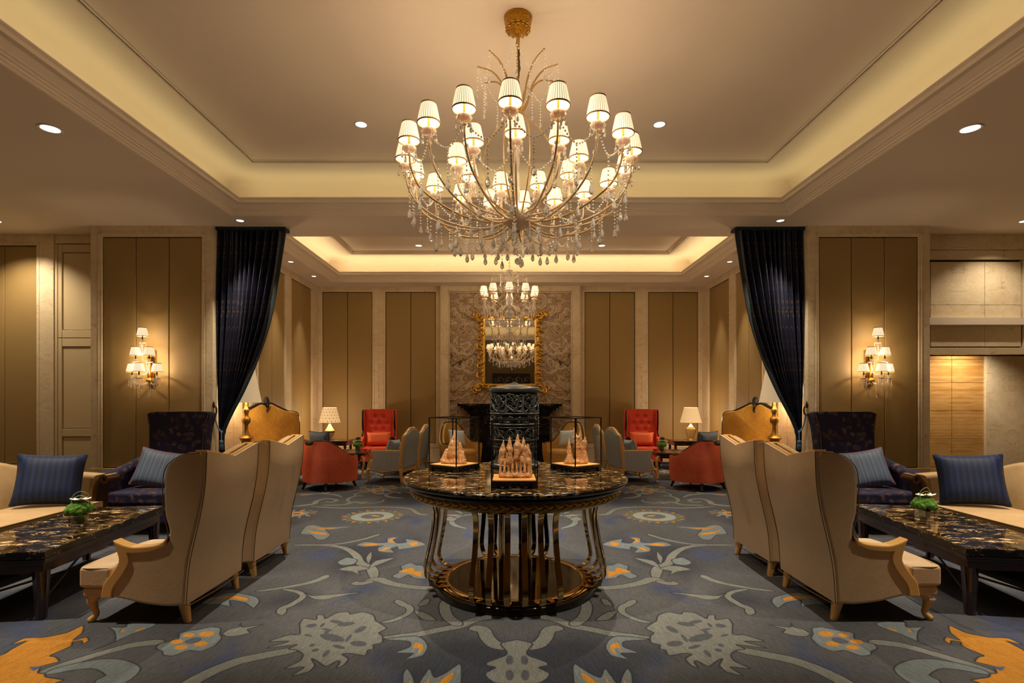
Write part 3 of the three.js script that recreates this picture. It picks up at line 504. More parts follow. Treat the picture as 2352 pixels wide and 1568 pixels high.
// the rest of the room, out of the picture
for (const s of [-1, 1]) { const w = struct(s < 0 ? 'wall_left' : 'wall_right', 'plain beige side wall of the lounge'); mesh('wall_face', box2(s * SIDE, s * (SIDE + 0.25), 0, SOFFIT + 0.05, s < 0 ? -FRONT - 1.6 : -7.56, -REAR + 0.2), MAT.doorPaint, w); }
{
  const w = struct('wall_behind', 'beige panelled wall facing the fireplace mirror');
  mesh('wall_core', box2(-SIDE - 0.2, SIDE + 0.2, 0, SOFFIT + 0.05, -REAR + 0.05, -REAR + 0.3), MAT.gap, w);
  for (let k = 0; k < 14; k++) mesh('fabric_panel', box2(-7.7 + k * 1.1 + 0.006, -7.7 + (k + 1) * 1.1 - 0.006, 0.1, SOFFIT - 0.02, -REAR, -REAR + 0.06, 0.008), MAT.fabric, w);
}

// ---------------------------------------------------------------- recessed downlights
const ringGeo = lathe([[0.05, -0.002], [0.06, -0.007], [0.066, -0.003], [0.066, 0.0], [0.05, 0.0], [0.05, -0.002]], 28), lensGeo = lathe([[0, -0.004], [0.03, -0.0035], [0.05, -0.002], [0.05, 0.0], [0, 0.0]], 24), lensMat = glow(1, 0.92, 0.78, 3.0);
function downlight(x, y, d, label, group, power, angle = 0.6, pen = 0.7, scale = 1, tx = x, td = d, ty = 0) {
  const o = thing('ceiling_downlight', label, 'downlight', [x, y, -d], 0, group);
  o.scale.setScalar(scale);
  mesh('trim_ring', ringGeo, MAT.trimRing, o); mesh('light_lens', lensGeo, lensMat, o);
  const l = new THREE.SpotLight(SOFT, power, 0, angle, pen, 2);
  l.position.set(x, y - 0.02, -d); l.target.position.set(tx, ty, -td); l.castShadow = true; l.shadow.radius = 1; l.name = 'downlight';
  scene.add(l, l.target);
}
const trayY = 4.165;
for (const s of [-1, 1]) {
  const side = s < 0 ? 'on the panelled door side' : 'on the wood lobby side', lamp = s < 0 ? 'spotted' : 'plain';
  downlight(s * 1.53, trayY, 5.45, 'recessed downlight in the main tray behind the big chandelier ' + side, 'tray downlights', 46, 0.62, 0.6, 1.1, s * 1.3, 5.0);
  downlight(s * 1.53, trayY, 2.4, 'recessed downlight in the main tray before the big chandelier ' + side, 'front tray downlights', 26, 0.45, 0.8, 1.1, s * 0.35, 3.6, 0.9);
  downlight(s * 4.0, SOFFIT, 4.62, 'large recessed downlight in the soffit above the beige sofa ' + side, 'sofa downlights', 24, 0.5, 0.35, 1.4, s * 3.9, 4.4);
  downlight(s * 4.0, SOFFIT, 2.7, 'added unseen downlight in the side soffit beyond the near chairs ' + side, 'added side soffit downlights', 36, 0.7, 0.4);  // pair added out of view to raise the general light
  downlight(s * 3.56, SOFFIT, 7.0, 'small twin recessed spotlight beside the curtain ' + side, 'curtain spotlights', 20, 0.5, 0.6, 0.9, s * 3.5, 7.2);
  downlight(s * 6.8, SOFFIT, 7.02, s < 0 ? 'recessed downlight washing the fabric panel beyond the door' : 'recessed downlight washing the marble slab over the lobby', 'outer wall downlights', s < 0 ? 9 : 5, 1.05, 0.6, 1.1, s * 6.85, 7.2);
  downlight(s * 1.68, trayY, 9.75, 'recessed downlight in the alcove tray ceiling ' + side, 'alcove tray downlights', 13, 0.5, 0.7, 1.1, s * 1.9, 9.4);
  for (const [d, p, td] of [[9.1, 12, 9.1], [10.17, 9, 10.2]]) downlight(s * 3.76, SOFFIT, d, 'small recessed spotlight near the ' + lamp + ' lamp, ' + (d < 10 ? 'over the gold settee' : 'by the rear wall'), 'alcove side spotlights', p, 0.42, 0.5, 0.8, s * 3.5, td);
}
function lobbyLight(x, y, d, power) { downlight(x, y, d, 'recessed downlight inside the wood lined lobby', 'lobby downlights', power, 1.15, 0.6, 1.0); }
lobbyLight(7.1, 2.398, 8.05, 8);

// ---------------------------------------------------------------- lamp shades and crystals shared by the chandeliers and sconces
const pleatTex = (() => { const [c, x] = canvas(512, 32); for (let i = 0; i < 512; i++) { const k = 0.5 + 0.5 * Math.sin(i / 512 * TAU * 30), v = Math.round(lerp(150, 255, Math.pow(k, 0.7))); x.fillStyle = `rgb(${v},${Math.round(v * 0.97)},${Math.round(v * 0.93)})`; x.fillRect(i, 0, 1, 32); } return tex(c, null); })();
const shadeMat = std({ color: '#f0dfc0', roughness: 0.9, map: pleatTex, emissive: new THREE.Color().setRGB(1, 0.84, 0.58), emissiveMap: pleatTex, emissiveIntensity: 1.05, side: THREE.DoubleSide });
const plainShade = (r, g, b, k, map) => std({ color: '#e9d8b8', roughness: 0.9, emissive: new THREE.Color().setRGB(r, g, b), emissiveIntensity: k, emissiveMap: map ?? null, map: map ?? null, side: THREE.DoubleSide });
const bulbMat = glow(1, 0.85, 0.6, 6), bandMat = std({ color: '#8a6a3c', roughness: 0.7 });
const pleated = (r0, r1, h, n = 30) => sheet((u, v) => { const a = u * TAU, r = lerp(r0, r1, Math.pow(v, 1.15)) * (1 + 0.012 * Math.sin(a * n)); return [Math.cos(a) * r, v * h, -Math.sin(a) * r]; }, n * 4, 4);
const dropGeo = (() => { const g = new THREE.LatheGeometry([[0, 0], [0.0085, 0.008], [0.0105, 0.016], [0.008, 0.028], [0.003, 0.042], [0, 0.046]].map((p) => new THREE.Vector2(...p)), 7).toNonIndexed(); g.computeVertexNormals(); return T(g, 0, -0.046, 0); })();
const bandGeo = (r, t = 0.0025, h = 0.008) => lathe([[r - t, 0], [r + t, 0], [r + t, h], [r - t, h], [r - t, 0]], 40);
const warmPoint = (power, x, y, z, parent, radius = 0.5) => { const l = new THREE.PointLight(WARM, power, 0, 2); l.position.set(x, y, z); l.castShadow = true; l.shadow.radius = radius; l.name = 'lamp'; parent.add(l); };
const SH = { g: pleated(0.072, 0.047, 0.125), b0: bandGeo(0.072), b1: bandGeo(0.047), bulb: new THREE.SphereGeometry(0.017, 12, 8) };
const cupGeo = (() => { const p = [[0.012, 0], [0.03, 0.004], [0.044, 0.014], [0.047, 0.026], [0.04, 0.036], [0.02, 0.038], [0.0, 0.038]]; const g = lathe(p, 32), q = g.attributes.position; for (let i = 0; i < q.count; i++) { const a = Math.atan2(q.getZ(i), q.getX(i)), k = 1 + 0.06 * Math.cos(a * 8); q.setX(i, q.getX(i) * k); q.setZ(i, q.getZ(i) * k); } g.computeVertexNormals(); return g; })();
function shadeOn(parent, x, y, z, power, scale = 1, sleeve = MAT.oldBrass, stem = 0.045) {
  const g = new THREE.Group(); g.name = 'lamp_shade'; g.position.set(x, y, z); g.scale.setScalar(scale); parent.add(g);
  mesh('shade_fabric', SH.g, shadeMat, g, true); mesh('shade_band', SH.b0, bandMat, g); const t = mesh('shade_band', SH.b1, bandMat, g); t.position.y = 0.118;
  const b = mesh('light_bulb', SH.bulb, bulbMat, g); b.position.y = 0.055;
  mesh('candle_sleeve', cyl(0.0085, 0.0085, stem + 0.04, 0, -stem, 0, 12), sleeve, g);
  warmPoint(power, 0, 0.055, 0, g);
  return g;
}
function strand(parent, pts, r, n, drop = 0, name = 'bead_strand') {
  mesh(name, beads(pts, r * 1.1, n), MAT.bead, parent);
  if (drop) { const e = pts[pts.length - 1], d = mesh('crystal_drop', dropGeo, MAT.crystal, parent); d.position.set(...(e.isVector3 ? [e.x, e.y, e.z] : e)); d.scale.setScalar(drop * 1.2); d.rotation.y = rnd() * 6; }
}
const armMat = phys({ color: '#ecd2ac', roughness: 0.14, metalness: 0.45, clearcoat: 0.8, clearcoatRoughness: 0.05 });
const armGold = phys({ color: '#d9b677', roughness: 0.16, metalness: 0.7, clearcoat: 0.6 });
const pol = (a, r, y) => [Math.sin(a) * r, y, Math.cos(a) * r];

// ---------------------------------------------------------------- the large chandelier
{
  const cx = 0.057, o = thing('chandelier', 'large tiered crystal chandelier with pleated shades on curved glass arms above round table', 'chandelier', [cx, 0, -3.93]);
  const can = mesh('canopy', lathe([[0, 4.03], [0.02, 4.03], [0.03, 4.04], [0.036, 4.052], [0.058, 4.062], [0.08, 4.082], [0.094, 4.106], [0.1, 4.132], [0.1, 4.15], [0.104, 4.155], [0.104, 4.167], [0, 4.167]], 48), std({ color: '#c9952f', roughness: 0.25, metalness: 1, bumpMap: clothBump, bumpScale: 0.012 }), o);
  for (let k = 0; k < 14; k++) { const a = k / 14 * TAU; mesh('canopy_leaf', T(new THREE.SphereGeometry(0.017, 8, 6), Math.sin(a) * 0.08, 4.085, Math.cos(a) * 0.08), MAT.brass, can); }
  mesh('neck', cyl(0.014, 0.015, 0.1, 0, 3.94, 0), MAT.goldWood, o); mesh('hook', tube([[0, 3.945, 0], [0.012, 3.93, 0], [0, 3.915, 0], [-0.012, 3.93, 0]], 0.003, 20, 6, true), MAT.brass, o);
  mesh('chain_sleeve', taperTube([[0, 3.925, 0], [0.004, 3.8, 0.003], [-0.004, 3.68, 0], [0.003, 3.55, 0]], (t) => 0.013 + 0.004 * Math.sin(t * 31) * Math.sin(t * 13), 40, 10), MAT.sleeve, o);
  mesh('hub', lathe([[0, 3.40], [0.03, 3.405], [0.045, 3.43], [0.03, 3.455], [0.028, 3.462], [0.05, 3.49], [0.03, 3.52], [0.012, 3.54], [0, 3.54]], 20), armGold, o);
  mesh('column', lathe([[0.006, 2.64], [0.012, 2.70], [0.008, 2.85], [0.016, 2.95], [0.008, 3.05], [0.014, 3.2], [0.008, 3.3], [0.012, 3.4]], 14), MAT.crystal, o);
  mesh('bowl', lathe([[0, 2.595], [0.035, 2.60], [0.075, 2.622], [0.10, 2.655], [0.104, 2.685], [0.095, 2.70], [0.06, 2.705], [0, 2.70]], 32), phys({ color: '#d9cdc0', roughness: 0.12, transmission: 0.5, thickness: 0.03, ior: 1.5 }), o);
  mesh('finial_cap', lathe([[0, 2.575], [0.014, 2.58], [0.018, 2.595], [0, 2.60]], 12), MAT.oldBrass, o);
  strand(o, [[0, 2.57, 0], [0, 2.40, 0]], 0.006, 9);
  mesh('crystal_ball', T(new THREE.IcosahedronGeometry(0.026, 2), 0, 2.368, 0), MAT.crystal, o);
  const A0 = -4 * PI / 180, arms = 18;
  const cupAt = (a, r, y, power) => {
    const g = mesh('candle_cup', cupGeo, MAT.milkGlass, o); g.position.set(...pol(a, r, y - 0.07));
    shadeOn(o, ...pol(a, r, y), power, 1, MAT.oldBrass, 0.035);
    for (let k = 0; k < 5; k++) { const b = a + k / 5 * TAU, p = pol(a, r, y - 0.055), q = [p[0] + Math.sin(b) * 0.047, p[1], p[2] + Math.cos(b) * 0.047]; strand(o, [q, [q[0], q[1] - 0.022, q[2]]], 0.004, 2, rr(0.7, 0.95)); }
  };
  for (let i = 0; i < arms; i++) {
    const a = A0 + i / arms * TAU, low = i % 2 ? 0.02 : 0;
    const arm = mesh('arm', taperTube([[0.085, 2.655], [0.22, 2.605 + low], [0.42, 2.615 + low], [0.62, 2.685 + low], [0.75, 2.79], [0.805, 2.90], [0.82, 3.015]].map(([r, y]) => V(...pol(a, r, y))), (t) => 0.0085 - 0.002 * t, 30, 7), i % 3 ? armMat : armGold, o);
    mesh('arm_collar', merge([[0.60, 2.69 + low], [0.79, 2.88]].map(([r, y]) => T(new THREE.SphereGeometry(0.014, 8, 6), ...pol(a, r, y)))), MAT.crystal, arm);
    cupAt(a, 0.82, 3.08, 0.13);
    const b = A0 + (i + 1) / arms * TAU, m = (a + b) / 2;
    strand(o, [pol(a, 0.82, 3.0), pol(m, 0.79, 2.90), pol(b, 0.82, 3.0)], 0.0068, 17);
    strand(o, [pol(m, 0.79, 2.90), pol(m, 0.79, 2.74 - 0.03 * (i % 3))], 0.0068, 8, 1.35);
    for (const [r, y, n, s] of [[0.28, 2.60, 4, 1.2], [0.46, 2.62, 5, 1.35], [0.63, 2.70, 5, 1.4], [0.77, 2.83, 6, 1.3]]) { const rj = r + rr(-0.03, 0.03), e = y - 0.025 * n + rr(-0.02, 0.02); strand(o, [pol(a, rj, y), pol(a, rj, e)], 0.006, n, s); }
    strand(o, [pol(a, 0.46, 2.61), pol(m, 0.44, 2.55), pol(b, 0.46, 2.61)], 0.006, 12);
  }
  for (let i = 0; i < 9; i++) {
    const a = A0 + 0.02 + i / 9 * TAU, b = A0 + 0.02 + (i + 1) / 9 * TAU, m = (a + b) / 2;
    mesh('arm', taperTube([[0.07, 2.70], [0.2, 2.715], [0.35, 2.78], [0.43, 2.88], [0.45, 3.015]].map(([r, y]) => V(...pol(a, r, y))), () => 0.0085, 26, 7), armMat, o);
    cupAt(a, 0.45, 3.08, 0.11);
    strand(o, [pol(a, 0.45, 3.0), pol(m, 0.40, 2.88), pol(b, 0.45, 3.0)], 0.0065, 18); strand(o, [pol(m, 0.40, 2.88), pol(m, 0.40, 2.73)], 0.0065, 7, 1.3);
    // plume arms at the top with bead swags
    mesh('plume', taperTube([[0.03, 3.46], [0.075, 3.55], [0.11, 3.66], [0.19, 3.755], [0.30, 3.785]].map(([r, y]) => V(...pol(a, r, y))), (t) => 0.0085 - 0.003 * t, 24, 7), armGold, o);
    strand(o, [pol(a, 0.30, 3.78), pol(m, 0.26, 3.66), pol(b, 0.30, 3.78)], 0.005, 15); strand(o, [pol(a, 0.30, 3.78), pol(a, 0.30, 3.60)], 0.005, 8, 0.9); strand(o, [pol(m, 0.26, 3.66), pol(m, 0.26, 3.5)], 0.005, 7, 0.9);
    if (i % 2 === 0) mesh('stay', taperTube([[0.035, 3.45], [0.12, 3.40], [0.23, 3.27], [0.265, 3.08], [0.22, 2.88], [0.09, 2.70]].map(([r, y]) => V(...pol(m, r, y))), () => 0.005, 26, 6), armGold, o);
    for (const [r, y] of [[0.12, 2.60], [0.18, 2.60]]) strand(o, [pol(m + r, r, y), pol(m + r, r, y - 0.07 - 0.05 * (0.2 - r) * 6)], 0.0055, 4, 1.15);
  }
  warmPoint(0.35, 0, 2.78, 0, o, 1); mesh('light_bulb', T(new THREE.SphereGeometry(0.02, 12, 8), 0, 2.78, 0), bulbMat, o);
}
// ---------------------------------------------------------------- the smaller chandelier in the alcove
{
  const o = thing('chandelier', 'smaller crystal chandelier with scroll crown hanging before the gilt mirror', 'chandelier', [-0.015, 0, -9.2]);
  mesh('canopy', lathe([[0, 4.11], [0.03, 4.12], [0.06, 4.15], [0.065, 4.167], [0, 4.167]], 24), MAT.brass, o);
  const links = []; for (let k = 0; k < 18; k++) links.push(T(new THREE.TorusGeometry(0.012, 0.003, 6, 12), 0, 3.585 + k * 0.03, 0, 0, k % 2 ? PI / 2 : 0, 0)); mesh('chain', links, MAT.brass, o);
  mesh('crown', lathe([[0.01, 3.5], [0.02, 3.53], [0.06, 3.57], [0.055, 3.575], [0.0, 3.58]], 20), MAT.crystal, o);
  mesh('column', lathe([[0, 2.72], [0.03, 2.735], [0.075, 2.79], [0.085, 2.84], [0.05, 2.89], [0.03, 2.93], [0.06, 3.0], [0.065, 3.07], [0.03, 3.13], [0.018, 3.2], [0.03, 3.3], [0.022, 3.45], [0.02, 3.52]], 20), MAT.crystal, o);
  mesh('rod', cyl(0.008, 0.008, 0.8, 0, 2.75, 0, 10), MAT.brass, o);
  for (let i = 0; i < 10; i++) {
    const a = i / 10 * TAU, b = (i + 1) / 10 * TAU, m = (a + b) / 2;
    mesh('arm', taperTube([[0.05, 2.97], [0.14, 2.93], [0.22, 2.85], [0.33, 2.82], [0.42, 2.90], [0.46, 3.09]].map(([r, y]) => V(...pol(a, r, y))), () => 0.0125, 24, 6), MAT.armGlass, o);
    const g = mesh('candle_cup', cupGeo, MAT.milkGlass, o); g.position.set(...pol(a, 0.46, 3.085));
    shadeOn(o, ...pol(a, 0.46, 3.16), 0.12, 0.95, MAT.brass, 0.04);
    strand(o, [pol(a, 0.46, 3.08), pol(m, 0.42, 2.97), pol(b, 0.46, 3.08)], 0.0065, 13); strand(o, [pol(m, 0.42, 2.97), pol(m, 0.42, 2.86)], 0.007, 5, 1.5);
    for (const [r, y, n] of [[0.46, 3.06, 6], [0.40, 2.85, 4], [0.34, 2.81, 4], [0.26, 2.83, 5], [0.2, 2.84, 6]]) strand(o, [pol(a, r, y), pol(a, r, y - 0.022 * n)], 0.007, n, 1.6);
    strand(o, [pol(a, 0.09, 2.82), pol(a, 0.08, 2.68)], 0.006, 6, 1.1);
  }
  for (let i = 0; i < 6; i++) {
    const a = (i + 0.5) / 6 * TAU, s = (rs, ys, f) => Array.from({ length: 9 }, (_, k) => { const t = k / 8 * 4.6; return V(...pol(a, rs + Math.cos(t * f + 1.2) * 0.05 * (1 - k / 14), ys + Math.sin(t * f + 1.2) * 0.05 * (1 - k / 14))); });
    mesh('scroll', taperTube([V(...pol(a, 0.02, 3.36)), V(...pol(a, 0.08, 3.44)), V(...pol(a, 0.17, 3.50)), ...s(0.26, 3.45, -1)], (t) => 0.007 - 0.003 * t, 40, 6), MAT.armGlass, o);
    mesh('scroll', taperTube([V(...pol(a + 0.5, 0.02, 3.16)), V(...pol(a + 0.5, 0.08, 3.26)), ...s(0.14, 3.27, -1)], (t) => 0.006 - 0.002 * t, 30, 6), MAT.armGlass, o);
    strand(o, [pol(a, 0.30, 3.47), pol(a, 0.30, 3.30)], 0.006, 8, 1);
  }
  strand(o, [[0, 2.72, 0], [0, 2.66, 0]], 0.006, 3, 1.6);
}
// ---------------------------------------------------------------- crystal wall sconces
for (const s of [-1, 1]) {
  const o = thing('wall_sconce', s < 0 ? 'six shade crystal wall sconce on the pilaster beside the panelled door' : 'six shade crystal wall sconce on the pilaster beside the marble slab wall', 'sconce', [s * 4.86, 1.55, -FRONT + 0.012], 0, 'wall sconces');
  mesh('back_plate', box2(-0.055, 0.055, -0.02, 0.46, -0.02, 0.0, 0.006), std({ color: '#d8c08c', roughness: 0.12, metalness: 1 }), o);
  mesh('plate_boss', lathe([[0, -0.03], [0.04, -0.02], [0.045, 0], [0.04, 0.03], [0.02, 0.05], [0.02, 0.32], [0.035, 0.36], [0, 0.37]], 16).translate(0, 0.04, 0.03), MAT.brass, o);
  const rows = [[0.156, [[-0.165, 0.13], [0, 0.235], [0.165, 0.13]]], [0.37, [[-0.09, 0.17], [0.09, 0.17]]], [0.625, [[0, 0.17]]]];
  for (const [y, list] of rows) for (const [x, z] of list) {
    const k = y < 0.2 ? 0.02 : y < 0.4 ? 0.15 : 0.33;
    mesh('arm', taperTube([[0, k + 0.03, 0.03], [x * 0.35, k - 0.02, z * 0.5], [x * 0.8, k - 0.01, z * 0.95], [x, y - 0.1, z]], () => 0.007, 18, 6), MAT.crystal, o);
    mesh('drip_dish', lathe([[0.006, -0.012], [0.03, -0.006], [0.043, 0.006], [0.04, 0.008], [0.01, 0.0]], 18).translate(x, y - 0.085, z), MAT.crystal, o);
    mesh('candle_cup', lathe([[0.006, -0.085], [0.014, -0.07], [0.008, -0.055], [0.022, -0.045], [0.006, -0.04]], 14).translate(x, y, z), MAT.crystal, o);
    shadeOn(o, x, y, z, 0.14, 0.95, std({ color: '#57462b', roughness: 0.2, metalness: 1 }), 0.045);
    const n = y < 0.2 ? 6 : 3; for (let i = 0; i < n; i++) { const a = i / n * TAU + 0.3, p = [x + Math.sin(a) * 0.04, y - 0.085, z + Math.cos(a) * 0.04], L = y < 0.2 ? rr(0.06, 0.11) : 0.06; strand(o, [p, [p[0], p[1] - L, p[2]]], 0.004, 7, 0.6); }
  }
  for (let k = 0; k < 6; k++) { const x = -0.12 + k * 0.05, z = 0.1 + 0.03 * (k % 3); strand(o, [[x, 0.02, z], [x, -0.12 - 0.03 * (k % 2), z]], 0.004, 7, 0.75); }
}

// ---------------------------------------------------------------- floor lamps and table lamps of the alcove
const SOFAX = 3.80;
for (const s of [-1, 1]) {
  const o = thing('floor_lamp', s < 0 ? 'turned brass floor lamp with tall cream shade between curtain and gold settee by spotted lamp' : 'turned brass floor lamp with tall cream shade between curtain and gold settee by plain lamp', 'floor lamp', [s * SOFAX, 0, -7.64], 0, 'brass floor lamps');
  mesh('foot', lathe([[0, 0], [0.15, 0], [0.155, 0.015], [0.12, 0.03], [0.05, 0.05], [0.03, 0.08], [0, 0.08]], 32), MAT.oldBrass, o);
  mesh('stem', lathe([[0.025, 0.08], [0.022, 0.45], [0.03, 0.60], [0.05, 0.70], [0.075, 0.765], [0.095, 0.785], [0.10, 0.79], [0.085, 0.80], [0.045, 0.84], [0.03, 0.90], [0.026, 0.97], [0.035, 0.985], [0.056, 1.01], [0.062, 1.045], [0.056, 1.08], [0.03, 1.10], [0.034, 1.15], [0.052, 1.19], [0.028, 1.215], [0.018, 1.26], [0.016, 1.35], [0, 1.35]], 32), MAT.oldBrass, o);
  mesh('lamp_shade', sheet((u, v) => { const a = u * TAU, r = lerp(0.205, 0.115, v); return [Math.cos(a) * r, 1.30 + v * 0.48, -Math.sin(a) * r]; }, 48, 3), plainShade(1, 0.74, 0.44, 0.26), o, true);
  mesh('light_bulb', T(new THREE.SphereGeometry(0.03, 12, 8), 0, 1.5, 0), bulbMat, o);
  warmPoint(1.0, 0, 1.5, 0, o, 1.5);
}
const spotTex = (() => { const [c, x] = canvas(512, 256); x.fillStyle = '#ffffff'; x.fillRect(0, 0, 512, 256); x.fillStyle = '#7a5426'; for (let j = 0; j < 5; j++) for (let i = 0; i < 16; i++) { x.beginPath(); x.ellipse((i + (j % 2) * 0.5) * 32 + 8, j * 52 + 26, 4, 8, 0, 0, TAU); x.fill(); } return tex(c, null); })();
function tableLamp(s) {
  const o = thing('table_lamp', s < 0 ? 'table lamp with spotted cream shade and banded pottery base' : 'table lamp with plain cream shade and wire cage base', 'table lamp', [s * 3.5, 0.56, -10.3]);
  mesh('foot', lathe([[0, 0], [0.07, 0], [0.072, 0.012], [0.03, 0.02], [0, 0.02]], 28), MAT.oldBrass, o);
  if (s < 0) {
    mesh('body', lathe([[0.03, 0.02], [0.06, 0.06], [0.092, 0.14], [0.095, 0.16], [0.088, 0.18], [0.05, 0.24], [0.03, 0.28], [0.014, 0.31], [0, 0.31]], 32), phys({ color: '#c9ad7c', roughness: 0.3, clearcoat: 0.5 }), o);
    mesh('body_band', lathe([[0.0935, 0.146], [0.0965, 0.15], [0.0965, 0.164], [0.0915, 0.172]], 32), MAT.bronze, o);
  } else {
    for (let k = 0; k < 20; k++) { const a = k / 20 * TAU; mesh('wire', tube([pol(a, 0.05, 0.02), pol(a, 0.06, 0.06), pol(a, 0.095, 0.2), pol(a, 0.05, 0.245), pol(a, 0.02, 0.29)], 0.0022, 16, 5), MAT.brass, o); }
    mesh('collar', lathe([[0.02, 0.24], [0.055, 0.245], [0.02, 0.29], [0.01, 0.31], [0, 0.31]], 24), MAT.white, o);
  }
  mesh('neck', cyl(0.008, 0.008, 0.06, 0, 0.30, 0, 10), MAT.brass, o);
  mesh('lamp_shade', sheet((u, v) => { const a = u * TAU, r = lerp(0.20, 0.125, v); return [Math.cos(a) * r, 0.335 + v * 0.29, -Math.sin(a) * r]; }, 48, 3), plainShade(1, 0.62, 0.26, 0.36, s < 0 ? spotTex : null), o, true);
  mesh('light_bulb', T(new THREE.SphereGeometry(0.03, 12, 8), 0, 0.45, 0), bulbMat, o);
  warmPoint(0.8, 0, 0.45, 0, o, 1.5);
  const t = thing('side_table', s < 0 ? 'dark wood side table under the spotted table lamp' : 'dark wood side table under the plain table lamp', 'side table', [s * 3.42, 0, -10.3]);
  mesh('table_top', box2(-0.34, 0.34, 0.53, 0.56, -0.25, 0.25, 0.01), MAT.darkWood, t); mesh('apron', box2(-0.30, 0.30, 0.46, 0.53, -0.21, 0.21), MAT.darkWood, t);
  for (const x of [-0.27, 0.27]) for (const z of [-0.18, 0.18]) mesh('leg', cyl(0.016, 0.026, 0.47, x, 0, z, 10), MAT.darkWood, t);
}
tableLamp(-1); tableLamp(1);

// ---------------------------------------------------------------- curtains
for (const s of [-1, 1]) {
  const d = 7.33, lead = curve1([[0, 3.62], [0.63, 3.945], [0.874, 3.946], [1.085, 3.868], [1.446, 3.687], [1.868, 3.507], [2.41, 3.326], [3.013, 3.205], [3.495, 3.135], [3.70, 3.115]].map(([y, x], i) => i ? [y, x] : [0, 3.86]));
  const wall = curve1([[0, 4.0], [0.874, 4.01], [2, 4.015], [3.7, 4.015]]), o = thing('curtain', s < 0 ? 'dark navy brocade curtain tied back beside the panelled door pilaster' : 'dark navy brocade curtain tied back beside the wood lobby pilaster', 'curtain', [0, 0, 0], 0, 'tied back curtains');
  const f = (off) => (u, v) => {
    const y = lerp(0.012, 3.695, v), a = wall(y), b = lead(y), w = Math.abs(a - b), k = clamp(w / 0.75, 0.25, 1), g = u * 11 + 0.35 * Math.sin(u * 9 + v * 3), sag = smooth(0, 0.6, v) * (1 - v) * 0.04;
    return [s * lerp(a, b, Math.pow(u, 1.08)), y, -d + k * (0.05 * Math.sin(g * TAU) + 0.018 * Math.sin(g * TAU * 2.1 + 1.7 + v * 4)) + sag + off];
  };
  mesh('drape', shell(f(0.003), f(-0.003), 200, 36, 0), MAT.curtain, o);
  const e = (off) => (u, v) => { const y = lerp(0.012, 3.695, v), b = lead(y); return [s * (b + 0.005 - u * 0.055), y, -d + 0.062 + 0.012 * Math.sin(v * 9) + off]; };
  mesh('leading_band', shell(e(0.003), e(-0.003), 3, 40, 0), MAT.teal, o);
  mesh('header_rail', box2(s * 3.08, s * 4.02, 3.66, 3.698, -d - 0.09, -d + 0.085), MAT.teal, o);
  const t = thing('curtain_tieback', s < 0 ? 'blue tasselled cord tying the curtain beside the panelled door pilaster' : 'blue tasselled cord tying the curtain beside the wood lobby pilaster', 'tieback', [0, 0, 0], 0, 'curtain tiebacks');
  mesh('hook', [tube([[s * 4.025, 1.26, -7.205], [s * 3.99, 1.25, -7.19], [s * 3.975, 1.2, -7.19], [s * 3.99, 1.15, -7.20], [s * 4.02, 1.13, -7.205]], 0.011, 20, 8), lathe([[0, -0.05], [0.014, -0.03], [0.02, 0], [0.012, 0.03], [0, 0.06]], 12).translate(s * 4.02, 1.27, -7.20)], MAT.bronze, t);
  for (const k of [0, 0.014]) mesh('cord', tube([[s * 4.01, 1.14 - k, -7.20], [s * 4.0, 1.02 - k, -7.235], [s * 3.965, 0.93 - k, -7.245], [s * 3.925, 0.905 - k, -7.26], [s * 3.91, 0.90 - k, -7.30]], 0.007, 24, 8), MAT.cord, t);
  mesh('tassel_cord', tube([[s * 3.945, 0.92, -7.245], [s * 3.935, 0.86, -7.235], [s * 3.93, 0.79, -7.225]], 0.006, 12, 6), MAT.cord, t);
  mesh('tassel', lathe([[0, 0], [0.032, 0.002], [0.026, 0.06], [0.02, 0.09], [0.026, 0.105], [0.018, 0.13], [0, 0.135]], 18).translate(s * 3.93, 0.66, -7.225), std({ color: '#3f5d7c', roughness: 0.8 }), t);
}

// ---------------------------------------------------------------- fireplace and mirror
const FPX = -0.01;
{
  const o = thing('fireplace', 'black marble fireplace with stepped mantel shelf under the gilt mirror', 'fireplace', [FPX, 0, -BACK + 0.02]);
  const M = MAT.mantel;
  mesh('mantel_shelf', box2(-1.06, 1.06, 1.205, 1.255, 0, 0.42, 0.008), M, o);
  [[1.0, 0.38, 1.16, 1.205], [0.94, 0.34, 1.115, 1.16], [0.88, 0.31, 1.07, 1.115], [0.84, 0.28, 1.04, 1.07]].forEach(([w, z, a, b]) => mesh('mantel_moulding', box2(-w, w, a, b, 0, z, 0.012), M, o));
  mesh('frieze', box2(-0.82, 0.82, 0.84, 1.04, 0, 0.25, 0.006), M, o); mesh('frieze_panel', box2(-0.45, 0.45, 0.88, 1.0, 0.25, 0.265, 0.006), M, o);
  for (const s of [-1, 1]) { mesh('jamb', box2(s * 0.55, s * 0.82, 0.1, 0.84, 0, 0.25, 0.006), M, o); mesh('jamb_panel', box2(s * 0.61, s * 0.76, 0.18, 0.78, 0.25, 0.265, 0.006), M, o); mesh('plinth_block', box2(s * 0.53, s * 0.85, 0, 0.1, 0, 0.28, 0.006), M, o); }
  mesh('firebox', [box2(-0.55, 0.55, 0, 0.84, 0.0, 0.03), box2(-0.55, -0.48, 0, 0.84, 0, 0.2), box2(0.48, 0.55, 0, 0.84, 0, 0.2), box2(-0.5, 0.5, 0.76, 0.84, 0, 0.2)], MAT.ebony, o);
  mesh('grate', [...Array(7)].map((_, k) => box2(-0.34 + k * 0.11, -0.32 + k * 0.11, 0.06, 0.42, 0.1, 0.12)).concat([box2(-0.36, 0.36, 0.06, 0.09, 0.08, 0.14), box2(-0.36, 0.36, 0.40, 0.43, 0.08, 0.14)]), MAT.blackMetal, o);
  mesh('hearth', box2(-0.95, 0.95, 0, 0.035, 0.28, 0.62, 0.006), M, o);
}
